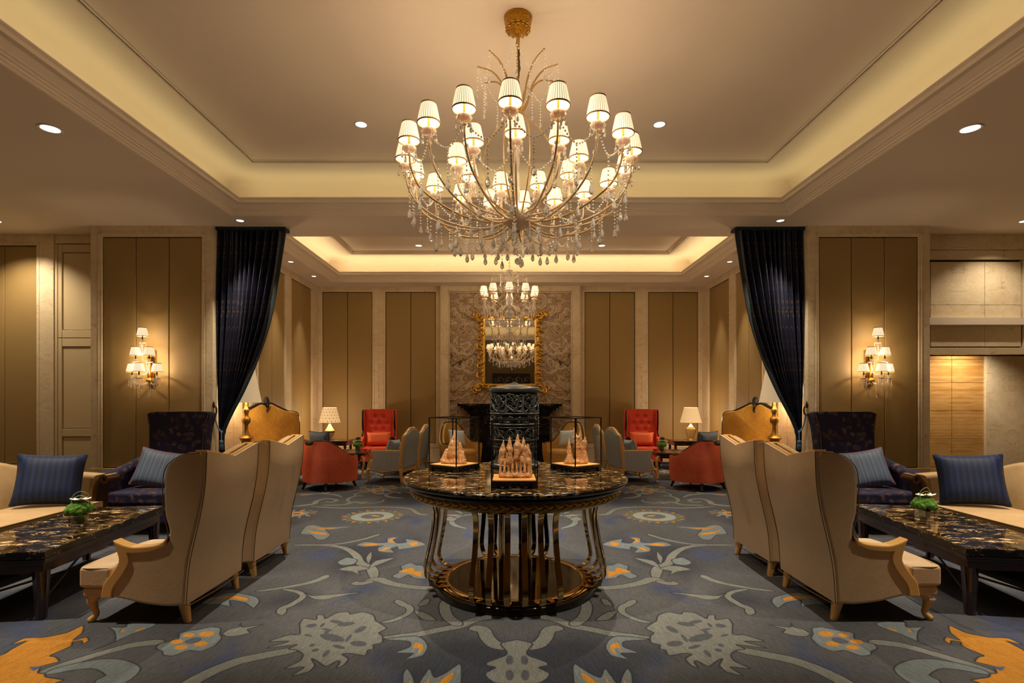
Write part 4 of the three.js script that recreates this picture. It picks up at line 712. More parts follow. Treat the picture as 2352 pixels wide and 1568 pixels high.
{
  const o = thing('wall_mirror', 'tall mirror in carved gilt acanthus frame above the black mantel', 'mirror', [-0.01, 0, -BACK + 0.05]);
  const x0 = -0.525, x1 = 0.525, y0 = 1.655, y1 = 2.995, G = phys({ color: '#dcae4c', roughness: 0.27, metalness: 0.75 });
  mesh('mirror_glass', box2(x0, x1, y0, y1, 0.0, 0.012), MAT.mirror, o);
  for (const [a, b, c, d] of [[x0 - 0.035, x0 + 0.01, y0 - 0.03, y1 + 0.03], [x1 - 0.01, x1 + 0.035, y0 - 0.03, y1 + 0.03], [x0, x1, y0 - 0.03, y0 + 0.01], [x0, x1, y1 - 0.01, y1 + 0.03]]) mesh('frame_fillet', box2(a, b, c, d, -0.02, 0.05, 0.008), G, o);
  for (const [a, b, c, d] of [[x0 - 0.09, x0 - 0.03, y0 - 0.07, y1 + 0.07], [x1 + 0.03, x1 + 0.09, y0 - 0.07, y1 + 0.07], [x0 - 0.07, x1 + 0.07, y0 - 0.08, y0 - 0.03], [x0 - 0.07, x1 + 0.07, y1 + 0.03, y1 + 0.08]]) mesh('frame_bed', box2(a, b, c, d, -0.03, 0.008, 0.01), G, o);
  const curl = (x, y, a, s, flip) => { const p = []; for (let k = 0; k <= 10; k++) { const t = k / 10, r = 0.075 * s * (1 - 0.75 * t), b = a + flip * (t * 4.4 - 0.6); p.push(V(x + Math.cos(b) * r, y + Math.sin(b) * r, 0.03 + 0.025 * Math.sin(t * 3))); } return taperTube(p, (t) => 0.019 * s * (0.45 + Math.sin(PI * Math.min(1, t + 0.15))), 20, 6); };
  const leafs = [];
  for (let k = 0; k < 15; k++) for (const s of [-1, 1]) leafs.push([s * 0.61, lerp(y0 - 0.02, y1 + 0.02, k / 14), k % 2 ? 0.6 : -0.6 + PI, 0.8 + 0.2 * (k % 3), s * (k % 2 ? 1 : -1)]);
  for (let k = 0; k < 11; k++) for (const y of [y0 - 0.085, y1 + 0.085]) leafs.push([lerp(-0.5, 0.5, k / 10), y, k % 2 ? 1.2 : -1.2, 0.85 + 0.15 * (k % 3), k < 5 ? 1 : -1]);
  for (const sx of [-1, 1]) for (const [sy, y] of [[-1, y0], [1, y1]]) for (let k = 0; k < 6; k++) leafs.push([sx * (0.60 + 0.035 * k), y + sy * (0.07 + 0.02 * (k % 4)), sy * 0.7 + (sx < 0 ? PI : 0) + k * 0.3, 1.25 - 0.1 * k, sx * sy * (k % 2 ? 1 : -1)]);
  for (let k = 0; k < 16; k++) for (const s of [-1, 1]) leafs.push([s * (0.585 + 0.05 * (k % 2)), lerp(y0 - 0.04, y1 + 0.04, (k + 0.5) / 16), (s > 0 ? 0 : PI) + (k % 2 ? 1.9 : -1.9), 0.62, s * (k % 2 ? -1 : 1)]);
  for (let k = 0; k < 12; k++) for (const y of [y0 - 0.075, y1 + 0.075]) leafs.push([lerp(-0.53, 0.53, (k + 0.5) / 12), y + (k % 2 ? 0.02 : -0.02), k % 2 ? 2.6 : 0.5, 0.62, k % 2 ? -1 : 1]);
  for (const l of leafs) mesh('acanthus_leaf', curl(...l), G, o);
}

// ---------------------------------------------------------------- round marble table, cases, urn
const TX = 0.035, TD = 3.87, TOPY = 0.80;
{
  const o = thing('round_table', 'large round black marble table on curved gilt metal ribs', 'table', [TX, 0, -TD]);
  const topMat = MAT.black.clone(); topMat.name = 'table marble';
  mesh('table_top', lathe([[0.79, 0.79], [0.7955, 0.796], [0.79, 0.80], [0, 0.80]], 96), topMat, o); mesh('top_rim', lathe([[0, 0.76], [0.76, 0.76], [0.793, 0.764], [0.805, 0.776], [0.803, 0.789], [0.795, 0.796], [0.78, 0.796]], 96), MAT.mantel, o);
  mesh('upper_band', lathe([[0.70, 0.735], [0.768, 0.735], [0.772, 0.745], [0.765, 0.762], [0.70, 0.762]], 96), MAT.ebony, o);
  const frieze = mesh('frieze_band', lathe([[0.69, 0.685], [0.742, 0.685], [0.746, 0.69], [0.742, 0.73], [0.746, 0.736], [0.69, 0.738]], 96), std({ color: '#8a6a30', roughness: 0.4, metalness: 0.6 }), o);
  mesh('lower_band', lathe([[0.62, 0.665], [0.715, 0.665], [0.74, 0.68], [0.735, 0.686], [0.62, 0.686]], 96), MAT.chromeGold, o);
  const wave = (() => { const L = 0.0649, p = []; for (let k = 0; k <= 12; k++) { const t = k / 12, r = 0.0155 * (1 - 0.8 * t), a = -0.4 - t * 5.2; p.push(V(0.012 + Math.cos(a) * r, 0.006 + Math.sin(a) * r, 0.002)); } const tail = taperTube([V(-0.032, -0.019, 0.001), V(-0.016, -0.016, 0.003), V(0.0, -0.008, 0.004), ...p.slice(0)], (t) => 0.0045 - 0.0022 * t, 34, 5); const ribs = [0, 1, 2].map((k) => taperTube([V(-0.034 + k * 0.009, 0.018 - k * 0.002, 0.001), V(-0.026 + k * 0.009, 0.006, 0.003), V(-0.012 + k * 0.01, -0.004 - k * 0.003, 0.003), V(0.004 + k * 0.008, -0.017, 0.001)], (t) => 0.0035 * Math.sin(PI * clamp(t, 0.12, 0.95)), 10, 5)); void L; return merge([tail, ...ribs]); })();
  for (let k = 0; k < 72; k++) { const a = k / 72 * TAU, m = mesh('wave_scroll', wave, MAT.gilt, frieze); m.position.set(Math.sin(a) * 0.744, 0.711, Math.cos(a) * 0.744); m.rotation.y = a; }
  const rib = [[0.655, 0.675], [0.615, 0.645], [0.592, 0.585], [0.592, 0.48], [0.615, 0.33], [0.645, 0.20], [0.65, 0.125], [0.61, 0.075], [0.55, 0.062], [0.49, 0.062]];
  for (let q = 0; q < 4; q++) for (let k = 0; k < 6; k++) { const a = q * PI / 2 + (k - 2.5) * 10 * PI / 180; mesh('rib', barSweep(rib.map(([r, y]) => pol(a, r, y)), 0.036, 0.012, V(Math.cos(a), 0, -Math.sin(a)), 46), MAT.chromeGold, o); }
  mesh('plinth', lathe([[0, 0], [0.58, 0], [0.585, 0.012], [0.572, 0.03], [0.577, 0.042], [0.56, 0.052], [0, 0.052]], 96), MAT.ebony, o);
  mesh('base_ring', lathe([[0.48, 0.05], [0.552, 0.05], [0.555, 0.06], [0.49, 0.068], [0.48, 0.06]], 96), MAT.chromeGold, o);
  mesh('base_disc', cyl(0.485, 0.485, 0.008, 0, 0.052, 0, 64), phys({ color: '#1a140d', roughness: 0.06, metalness: 0.3 }), o);
  for (const s of [-1, 1]) mesh('table_core', cyl(0.02, 0.02, 0.6, s * 0.1, 0.06, 0, 12), MAT.chromeGold, o);
}
function sdfMesh(prims, size, res, k = 0.008, wobble = 0.0016) { // smooth union of tapered capsules, surfaced by marching tetrahedra on a grid
  const [sx, sy, sz] = size, nx = res, ny = Math.round(res * sy / sx), nz = Math.round(res * sz / sx), h = sx / nx, val = new Float32Array((nx + 1) * (ny + 1) * (nz + 1)), id = (i, j, l) => (l * (ny + 1) + j) * (nx + 1) + i;
  const P = (i, j, l) => [-sx / 2 + i * h, j * h - 2 * h, -sz / 2 + l * h];
  for (let l = 0; l <= nz; l++) for (let j = 0; j <= ny; j++) for (let i = 0; i <= nx; i++) {
    const [x, y, z] = P(i, j, l); let d = 1;
    for (const [a, ra, b, rb, fz = 1] of prims) {
      const bx_ = b[0] - a[0], by = b[1] - a[1], bz = b[2] - a[2], t = clamp(((x - a[0]) * bx_ + (y - a[1]) * by + (z - a[2]) * bz) / (bx_ * bx_ + by * by + bz * bz + 1e-9)), q = Math.hypot(x - a[0] - t * bx_, y - a[1] - t * by, (z - a[2] - t * bz) / fz) - lerp(ra, rb, t), m = clamp(0.5 + 0.5 * (q - d) / k);
      d = lerp(q, d, m) - k * m * (1 - m);
    }
    val[id(i, j, l)] = Math.max(d + wobble * noise.noise(x * 90, y * 70, z * 90) + wobble * 0.7 * noise.noise(x * 190, y * 190, z * 190), -y);
  }
  const pos = [], cache = new Map(), idx = [];
  const edge = (p, q) => { const key = p < q ? p * 4194304 + q : q * 4194304 + p; let n = cache.get(key); if (n === undefined) { const W = nx + 1, H = ny + 1, c = (m) => P(m % W, Math.floor(m / W) % H, Math.floor(m / (W * H))), a = c(p), b = c(q), t = clamp(val[p] / (val[p] - val[q])); n = pos.length / 3; pos.push(lerp(a[0], b[0], t), lerp(a[1], b[1], t), lerp(a[2], b[2], t)); cache.set(key, n); } return n; };
  const tri = (a, b, c, flip) => flip ? idx.push(a, c, b) : idx.push(a, b, c);
  const TET = [[0, 5, 1, 6], [0, 1, 2, 6], [0, 2, 3, 6], [0, 3, 7, 6], [0, 7, 4, 6], [0, 4, 5, 6]];
  for (let l = 0; l < nz; l++) for (let j = 0; j < ny; j++) for (let i = 0; i < nx; i++) {
    const v = [id(i, j, l), id(i + 1, j, l), id(i + 1, j + 1, l), id(i, j + 1, l), id(i, j, l + 1), id(i + 1, j, l + 1), id(i + 1, j + 1, l + 1), id(i, j + 1, l + 1)];
    for (const t of TET) {
      const q = t.map((n) => v[n]), ins = q.filter((n) => val[n] < 0), out = q.filter((n) => val[n] >= 0);
      if (!ins.length || !out.length) continue;
      if (ins.length === 1) { const f = q.indexOf(ins[0]) % 2; tri(edge(ins[0], out[0]), edge(ins[0], out[1]), edge(ins[0], out[2]), f); }
      else if (ins.length === 3) { const f = q.indexOf(out[0]) % 2; tri(edge(out[0], ins[0]), edge(out[0], ins[2]), edge(out[0], ins[1]), f); }
      else { const a = edge(ins[0], out[0]), b = edge(ins[0], out[1]), c = edge(ins[1], out[1]), e = edge(ins[1], out[0]), s = q.map((n) => val[n] < 0), f = (s[0] && s[1]) || (s[1] && s[2] && !s[0]) || (s[2] && s[3]) || (s[0] && s[3]); tri(a, b, c, f); tri(a, c, e, f); }
    }
  }
  const g = new THREE.BufferGeometry(); g.setAttribute('position', new THREE.Float32BufferAttribute(pos, 3)); g.setIndex(idx);
  // normals from the field
  const nor = new Float32Array(pos.length), F0 = (x, y, z) => { const i = clamp((x + sx / 2) / h, 0, nx - 0.001), j = clamp((y + 2 * h) / h, 0, ny - 0.001), l = clamp((z + sz / 2) / h, 0, nz - 0.001), a = Math.floor(i), b = Math.floor(j), c = Math.floor(l), u = i - a, w = j - b, e = l - c; let s = 0; for (let k = 0; k < 8; k++) { const p = k & 1, r = k >> 1 & 1, t = k >> 2; s += val[id(a + p, b + r, c + t)] * (p ? u : 1 - u) * (r ? w : 1 - w) * (t ? e : 1 - e); } return s; };
  for (let n = 0; n < pos.length; n += 3) { const [x, y, z] = [pos[n], pos[n + 1], pos[n + 2]], gx = F0(x + h, y, z) - F0(x - h, y, z), gy = F0(x, y + h, z) - F0(x, y - h, z), gz = F0(x, y, z + h) - F0(x, y, z - h), m = Math.hypot(gx, gy, gz) || 1; nor[n] = gx / m; nor[n + 1] = gy / m; nor[n + 2] = gz / m; }
  g.setAttribute('normal', new THREE.BufferAttribute(nor, 3));
  const a = V(), b = V(), c = V(), nn = V(), p = g.attributes.position;
  for (let i = 0; i < idx.length; i += 3) { a.fromBufferAttribute(p, idx[i]); b.fromBufferAttribute(p, idx[i + 1]); c.fromBufferAttribute(p, idx[i + 2]); nn.set(nor[idx[i] * 3], nor[idx[i] * 3 + 1], nor[idx[i] * 3 + 2]); if (b.sub(a).cross(c.sub(a)).dot(nn) < 0) { const t = idx[i + 1]; idx[i + 1] = idx[i + 2]; idx[i + 2] = t; } }
  g.setIndex(idx);
  return g;
}
function displayCase(x, d, turn, w, h, label) {
  const o = thing('display_case', label, 'display case', [x, TOPY, -d], turn), a = w / 2, t = 0.007, B = 0.045;
  mesh('base', [box2(-a, a, 0.028, B, -a, a, 0.003), box2(-a + 0.012, a - 0.012, 0.008, 0.03, -a + 0.012, a - 0.012)], MAT.ebony, o);
  for (let k = 0; k < 4; k++) { const c = Math.cos(k * PI / 2), s = Math.sin(k * PI / 2); for (let i = 0; i < 6; i++) { const u = -a + (i + 0.5) * w / 6, g = T(new THREE.TorusGeometry(0.013, 0.003, 5, 12), u, 0.017, a - 0.004), m = mesh('fretwork', g, MAT.ebony, o); m.rotation.y = k * PI / 2; } void c; void s; mesh('foot', box2(-a, -a + 0.03, 0, 0.03, -a, -a + 0.03), MAT.ebony, o).rotation.y = k * PI / 2; }
  mesh('mat', box2(-a + 0.01, a - 0.01, B, B + 0.004, -a + 0.01, a - 0.01), MAT.mat, o);
  const q = a - t / 2;
  for (const [px, pz] of [[-q, -q], [q, -q], [q, q], [-q, q]]) mesh('post', box2(px - t / 2, px + t / 2, B, h, pz - t / 2, pz + t / 2), MAT.blackMetal, o);
  for (const s of [-1, 1]) { mesh('top_rail', box2(-a, a, h - t, h, s * q - t / 2, s * q + t / 2), MAT.blackMetal, o); mesh('top_rail', box2(s * q - t / 2, s * q + t / 2, h - t, h, -a, a), MAT.blackMetal, o); }
  const pane = (g) => mesh('glass_pane', g, MAT.glass, o), P = (ww, hh) => new THREE.PlaneGeometry(ww, hh);
  for (const s of [-1, 1]) { pane(T(P(w - 2 * t, h - B - t), 0, (h + B - t) / 2, s * q)); pane(T(P(w - 2 * t, h - B - t), s * q, (h + B - t) / 2, 0, 0, PI / 2, 0)); }
  pane(T(P(w - 2 * t, w - 2 * t), 0, h - t / 2, 0, -PI / 2, 0, 0));
  return o;
}
const legRow = (x0, x1, n, y1, z, r = 0.0075) => Array.from({ length: n }, (_, k) => { const x = lerp(x0, x1, k / (n - 1)); return [[x, 0.012, z + 0.01 * Math.sin(k * 2.3)], r * 1.15, [x * 0.95, y1, z * 0.6], r * 0.85]; });
const spire = (x, y0, y1, r, z = 0, lean = 0) => { const ym = lerp(y0, y1, 0.48), xm = x + lean * 0.5; return [[[x, y0, z], r, [xm, ym, z], r * 0.9], [[xm, ym, z], r * 0.9, [x + lean, y1, z], 0.002]]; };
const SITS = TOPY + 0.0495;
{
  displayCase(TX - 0.01, 3.41, 0, 0.288, 0.42, 'glass display case with black frame and plain base holding five peaked stone');
  displayCase(-0.435, 4.135, 0.96, 0.28, 0.41, 'glass display case with fretwork base holding single cone stone');
  displayCase(0.51, 4.135, -0.93, 0.28, 0.41, 'glass display case with fretwork base holding twin spire stone');
  const S = (x, d, turn, prims, label) => { const o = mesh('stalagmite_stone', sdfMesh(prims, [0.26, 0.33, 0.2], 78), MAT.calcite, scene); o.name = numbered('stalagmite_stone'); o.position.set(x, SITS, -d); o.rotation.y = turn; tag(o, label, 'mineral'); };
  S(TX - 0.005, 3.41, 0, [[[-0.085, 0.012, 0], 0.02, [0.085, 0.012, 0], 0.02, 2.4], ...legRow(-0.095, 0.09, 8, 0.11, 0.028), ...legRow(-0.07, 0.07, 5, 0.11, -0.02), [[-0.088, 0.1, 0], 0.02, [-0.02, 0.1, 0], 0.022], [[0.015, 0.118, 0], 0.026, [0.075, 0.1, 0], 0.028], ...spire(-0.086, 0.1, 0.237, 0.0225, 0, 0.012), ...spire(-0.038, 0.1, 0.263, 0.0235, 0.008, 0.005), ...spire(0.016, 0.13, 0.278, 0.0255, 0.008, 0.002), ...spire(0.062, 0.11, 0.254, 0.026, 0, -0.008), ...spire(0.088, 0.09, 0.212, 0.02, -0.01, -0.004), [[0.09, 0.02, 0], 0.022, [0.088, 0.1, 0], 0.018]], 'orange calcite stone with five tall peaks above slender legs');
  S(-0.435, 4.135, 0, [[[-0.07, 0.014, 0], 0.022, [0.07, 0.014, 0], 0.022, 2], ...legRow(-0.02, 0.075, 5, 0.09, 0.035, 0.01), [[-0.075, 0.02, 0], 0.035, [-0.06, 0.1, 0], 0.014], [[-0.005, 0.075, 0.005], 0.05, [0.0, 0.15, 0.003], 0.036], [[0.0, 0.15, 0.003], 0.036, [0.01, 0.262, 0], 0.003], [[0.05, 0.05, 0], 0.035, [0.045, 0.165, 0], 0.004], [[-0.03, 0.09, -0.01], 0.03, [-0.03, 0.18, -0.01], 0.004], [[0.06, 0.02, -0.03], 0.03, [0.05, 0.1, -0.02], 0.016]], 'orange calcite stone shaped as a single broad cone');
  S(0.51, 4.135, 0, [[[-0.07, 0.012, 0], 0.02, [0.07, 0.012, 0], 0.02, 2], ...spire(0.006, 0.13, 0.275, 0.021, 0, -0.02), ...spire(0.026, 0.13, 0.255, 0.02, 0.008, 0.006), [[0.072, 0.02, 0.01], 0.026, [0.06, 0.12, 0.01], 0.017], ...spire(0.06, 0.12, 0.207, 0.02, 0.01, 0.014), [[-0.05, 0.02, 0.01], 0.036, [-0.045, 0.125, 0.01], 0.003], [[-0.05, 0.08, -0.02], 0.022, [-0.05, 0.19, -0.02], 0.004], [[0.02, 0.02, 0.01], 0.014, [0.01, 0.15, 0], 0.02], [[0.045, 0.02, 0], 0.014, [0.03, 0.14, 0], 0.018]], 'orange calcite stone with twin tall spires');
}
{
  const o = thing('carved_urn', 'tall dark carved metal drum urn with scroll openwork on the round table', 'urn', [TX, TOPY, -4.27]);
  mesh('body', lathe([[0, 0], [0.17, 0.0], [0.192, 0.01], [0.195, 0.03], [0.16, 0.055], [0.15, 0.09], [0.165, 0.16], [0.18, 0.22], [0.181, 0.60], [0, 0.60]], 64), std({ color: '#0f100e', roughness: 0.6, metalness: 0.3 }), o);
  mesh('foot_ring', lathe([[0.15, 0.04], [0.2, 0.045], [0.205, 0.03], [0.2, 0.012], [0.16, 0.006]], 64), MAT.iron, o);
  mesh('rim', lathe([[0.15, 0.605], [0.195, 0.60], [0.206, 0.615], [0.206, 0.632], [0.196, 0.645], [0.15, 0.65], [0.1, 0.658], [0, 0.67]], 64), MAT.iron, o);
  for (const [y, r, hh] of [[0.43, 0.197, 0.012], [0.345, 0.198, 0.014], [0.325, 0.197, 0.008], [0.225, 0.192, 0.012], [0.17, 0.178, 0.01]]) mesh('band', lathe([[r - 0.02, y], [r, y], [r + 0.002, y + hh / 2], [r, y + hh], [r - 0.02, y + hh]], 64), MAT.iron, o);
  mesh('knob', lathe([[0, 0.655], [0.075, 0.655], [0.06, 0.668], [0.03, 0.672], [0.02, 0.682], [0, 0.686]], 20), MAT.iron, o);
  const sp = (a0, y0, r0, turns, dir, a1, y1, R) => { const p = []; if (a1 !== undefined) p.push([a1, y1]); for (let k = 0; k <= 14; k++) { const t = k / 14, r = r0 * (1 - 0.82 * t), b = dir * (t * turns * TAU) + (dir > 0 ? -1.4 : 1.4) + PI; p.push([a0 + Math.cos(b) * r / R, y0 + Math.sin(b) * r]); } return p.map(([a, y]) => V(Math.sin(a) * R, y, Math.cos(a) * R)); };
  const scr = (pts, r) => mesh('scroll', taperTube(pts, (t) => r * (1 - 0.45 * t), 36, 6), MAT.iron, o);
  for (let k = 0; k < 8; k++) {
    const a = k / 8 * TAU, w = TAU / 8;
    for (const s of [-1, 1]) {
      scr(sp(a + s * w * 0.24, 0.515, 0.036, 1.6, s, a + s * w * 0.02, 0.45, 0.189), 0.0085); scr(sp(a + s * w * 0.33, 0.565, 0.022, 1.4, -s, a + s * w * 0.05, 0.58, 0.189), 0.007); scr(sp(a + s * w * 0.1, 0.475, 0.018, 1.3, -s, a + s * w * 0.42, 0.45, 0.189), 0.006); scr(sp(a + s * w * 0.08, 0.56, 0.016, 1.3, s, a + s * w * 0.02, 0.50, 0.189), 0.006);
      scr(sp(a + s * w * 0.22, 0.388, 0.020, 1.4, s, a + s * w * 0.45, 0.372, 0.192), 0.006); scr(sp(a + s * w * 0.08, 0.392, 0.014, 1.2, -s, a + s * w * 0.3, 0.415, 0.192), 0.005);
      scr(sp(a + s * w * 0.24, 0.285, 0.028, 1.5, -s, a + s * w * 0.02, 0.32, 0.188), 0.0075); scr(sp(a + s * w * 0.1, 0.262, 0.016, 1.3, s, a + s * w * 0.4, 0.245, 0.187), 0.006);
      scr(sp(a + s * w * 0.22, 0.19, 0.015, 1.2, s, a, 0.2, 0.176), 0.005); scr(sp(a + s * w * 0.2, 0.115, 0.022, 1.3, -s, a, 0.155, 0.163), 0.006);
    }
  }
}

// ---------------------------------------------------------------- cream wing chairs
const sm = (pts, n = 6) => new THREE.SplineCurve(pts.map((p) => new THREE.Vector2(...p))).getPoints((pts.length - 1) * n).map((p) => [p.x, p.y]);
function wingChair() {
  const o = thing('wing_chair', 'x', 'wing chair', [0, 0, 0], 0, 'cream leather wing chairs'), C = MAT.cream;
  const rearY = curve1([[0.1, -0.305], [0.367, -0.326], [0.678, -0.396], [0.845, -0.422], [1.013, -0.430], [1.05, -0.431]]);
  const rear = sm([[-0.305, 0.115], [-0.326, 0.367], [-0.396, 0.678], [-0.422, 0.845], [-0.428, 1.0]]), wing = sm([[-0.40, 1.034], [-0.303, 1.022], [-0.225, 0.978], [-0.187, 0.919], [-0.178, 0.812], [-0.182, 0.672], [-0.207, 0.57], [-0.205, 0.50]]), arm = sm([[-0.15, 0.476], [-0.02, 0.461], [0.05, 0.472], [0.105, 0.498]], 4), front = sm([[0.083, 0.43], [0.073, 0.38], [0.115, 0.31], [0.163, 0.245], [0.179, 0.165]], 4), bottom = sm([[0.179, 0.165], [0.09, 0.157], [-0.05, 0.125], [-0.2, 0.108], [-0.305, 0.115]], 4).slice(1, -1);
  const outline = [...rear, ...wing, ...arm, ...front, ...bottom];
  const side = extrude(path2(outline), 0.066, 0.02, 7);
  for (const s of [-1, 1]) {
    const panel = mesh('side_panel', side.clone().translate(0, 0, s * 0.296), C, o);
    mesh('piping', tube([...wing, ...arm.slice(0, 2)].filter((_, i) => i % 2 === 0).map(([x, y]) => V(x + 0.004, y - 0.004, s * 0.327)), 0.003, 80, 5), MAT.piping, panel);
    mesh('arm_wood', extrude(path2([...sm([[-0.208, 0.53], [-0.15, 0.483], [-0.02, 0.467], [0.05, 0.478], [0.118, 0.506]], 5), ...sm([[0.096, 0.44], [0.086, 0.38], [0.126, 0.312], [0.176, 0.245], [0.191, 0.162]], 5), ...sm([[0.122, 0.162], [0.112, 0.225], [0.055, 0.305], [0.02, 0.375], [0.028, 0.43]], 5), ...sm([[0.0, 0.428], [-0.1, 0.437], [-0.19, 0.468]], 4)]), 0.075, 0.008, 2).translate(0, 0, s * 0.30), MAT.goldWood, o);
    const cab = taperTube([[0.255, 0.18, s * 0.27], [0.285, 0.135, s * 0.275], [0.275, 0.085, s * 0.275], [0.262, 0.045, s * 0.275], [0.295, 0.006, s * 0.28]], (t) => lerp(0.042, 0.017, Math.min(1, t * 1.6)) + 0.006 * smooth(0.8, 1, t), 18, 8); mesh('front_leg', cab, MAT.goldWood, o);
    mesh('rear_leg', T(new THREE.CylinderGeometry(0.036, 0.02, 0.15, 4).rotateY(PI / 4), -0.285, 0.073, s * 0.285, 0, 0, -0.2), MAT.goldWood, o);
  }
  const topY = (z) => 1.036 - 0.062 * (1 - Math.min(1, Math.abs(z) / 0.31));
  mesh('back', shell((u, v) => { const z = (u - 0.5) * 0.655, y = lerp(0.118, topY(z), v); return [rearY(y) - 0.006 - 0.02 * Math.cos(PI * (u - 0.5)) * Math.sin(PI * clamp(v, 0.02, 0.98)), y, z]; }, (u, v) => { const z = (u - 0.5) * 0.6, y = lerp(0.25, topY(z) - 0.004, v); return [rearY(y) + 0.12 + 0.02 * Math.sin(PI * v), y, z]; }, 24, 24, 0.8), C, o);
  for (const s of [-1, 1]) {
    const slot = path2([[0.0, -0.035], [0.30, -0.035], [0.30, 0.035], [0.0, 0.035]], [[[0.035, -0.012], [0.035, 0.012], [0.27, 0.012], [0.27, -0.012]], [[0.006, -0.012], [0.006, 0.012], [0.025, 0.012], [0.025, -0.012]]]);
    const g = extrude(slot, 0.016, 0.002, 1); g.rotateX(PI / 2); g.rotateY(-s * PI / 2); const m = mesh('crest_wood', g, MAT.goldWood, o); m.position.set(-0.385, 0.975, 0); m.rotation.x = -s * 0.2;
    const r = mesh('crest_backing', T(bx(0.02, 0.012, 0.28, 0, 0, s * 0.15), 0, 0, 0), MAT.ebony, o); r.position.set(-0.385, 0.968, 0); r.rotation.x = -s * 0.2;
    mesh('piping', tube([[-0.312, 0.12, s * 0.326], [-0.333, 0.36, s * 0.327], [-0.402, 0.67, s * 0.327], [-0.428, 0.84, s * 0.327], [-0.436, 1.03, s * 0.325]], 0.0032, 30, 5), MAT.piping, o);
  }
  mesh('piping', tube([[-0.33, 0.116, -0.325], [-0.345, 0.112, 0], [-0.33, 0.116, 0.325]], 0.004, 16, 5), MAT.piping, o);
  const dome = (x, z) => 0.04 * Math.pow(Math.max(0, (1 - ((x - 0.045) / 0.29) ** 4) * (1 - (z / 0.262) ** 4)), 0.6);
  const cu = merge([shell((u, v) => { const x = lerp(-0.245, 0.335, u), z = lerp(-0.262, 0.262, v); return [x, 0.335 + dome(x, z), z]; }, (u, v) => [lerp(-0.245, 0.33, u), 0.217, lerp(-0.262, 0.262, v)], 24, 20, 0.9), ...[-1, 1].map((q) => bx(0.195, 0.125, 0.075, 0.2365, 0.2795, q * 0.288, 0.022, 3))]);
  const seat = mesh('seat_cushion', cu, C, o);
  mesh('seat_base', extrude(path2([[-0.28, -0.29], [0.14, -0.29], [0.15, -0.315], [0.31, -0.315], [0.318, 0], [0.31, 0.315], [0.15, 0.315], [0.14, 0.29], [-0.28, 0.29]]), 0.06, 0.012, 2).rotateX(-PI / 2).translate(0, 0.19, 0), C, o);
  mesh('cushion_piping', tube([[0.16, 0.336, -0.318], [0.318, 0.337, -0.314], [0.333, 0.338, -0.26], [0.335, 0.34, 0], [0.333, 0.338, 0.26], [0.318, 0.337, 0.314], [0.16, 0.336, 0.318]], 0.004, 40, 5), C, seat);
  return o;
}
{
  const w = wingChair(); w.position.set(-2.25, 0, -3.5); w.rotation.y = PI;
  w.userData.label = 'cream leather wing chair on the panelled door side, farther from the curtain';
  copyOf(w, [-2.25, 0, -4.335], PI, 'cream leather wing chair on the panelled door side, nearer the curtain');
  const tagged = copyOf(w, [2.275, 0, -3.53], 0, 'cream leather wing chair on the wood lobby side, farther from the curtain');
  copyOf(w, [2.275, 0, -4.335], 0, 'cream leather wing chair on the wood lobby side, nearer the curtain');
  mesh('maker_tag', box2(0.262, 0.302, 0.128, 0.14, 0.309, 0.316, 0.002), std({ color: '#c9c6bd', roughness: 0.3, metalness: 0.6 }), tagged);
}

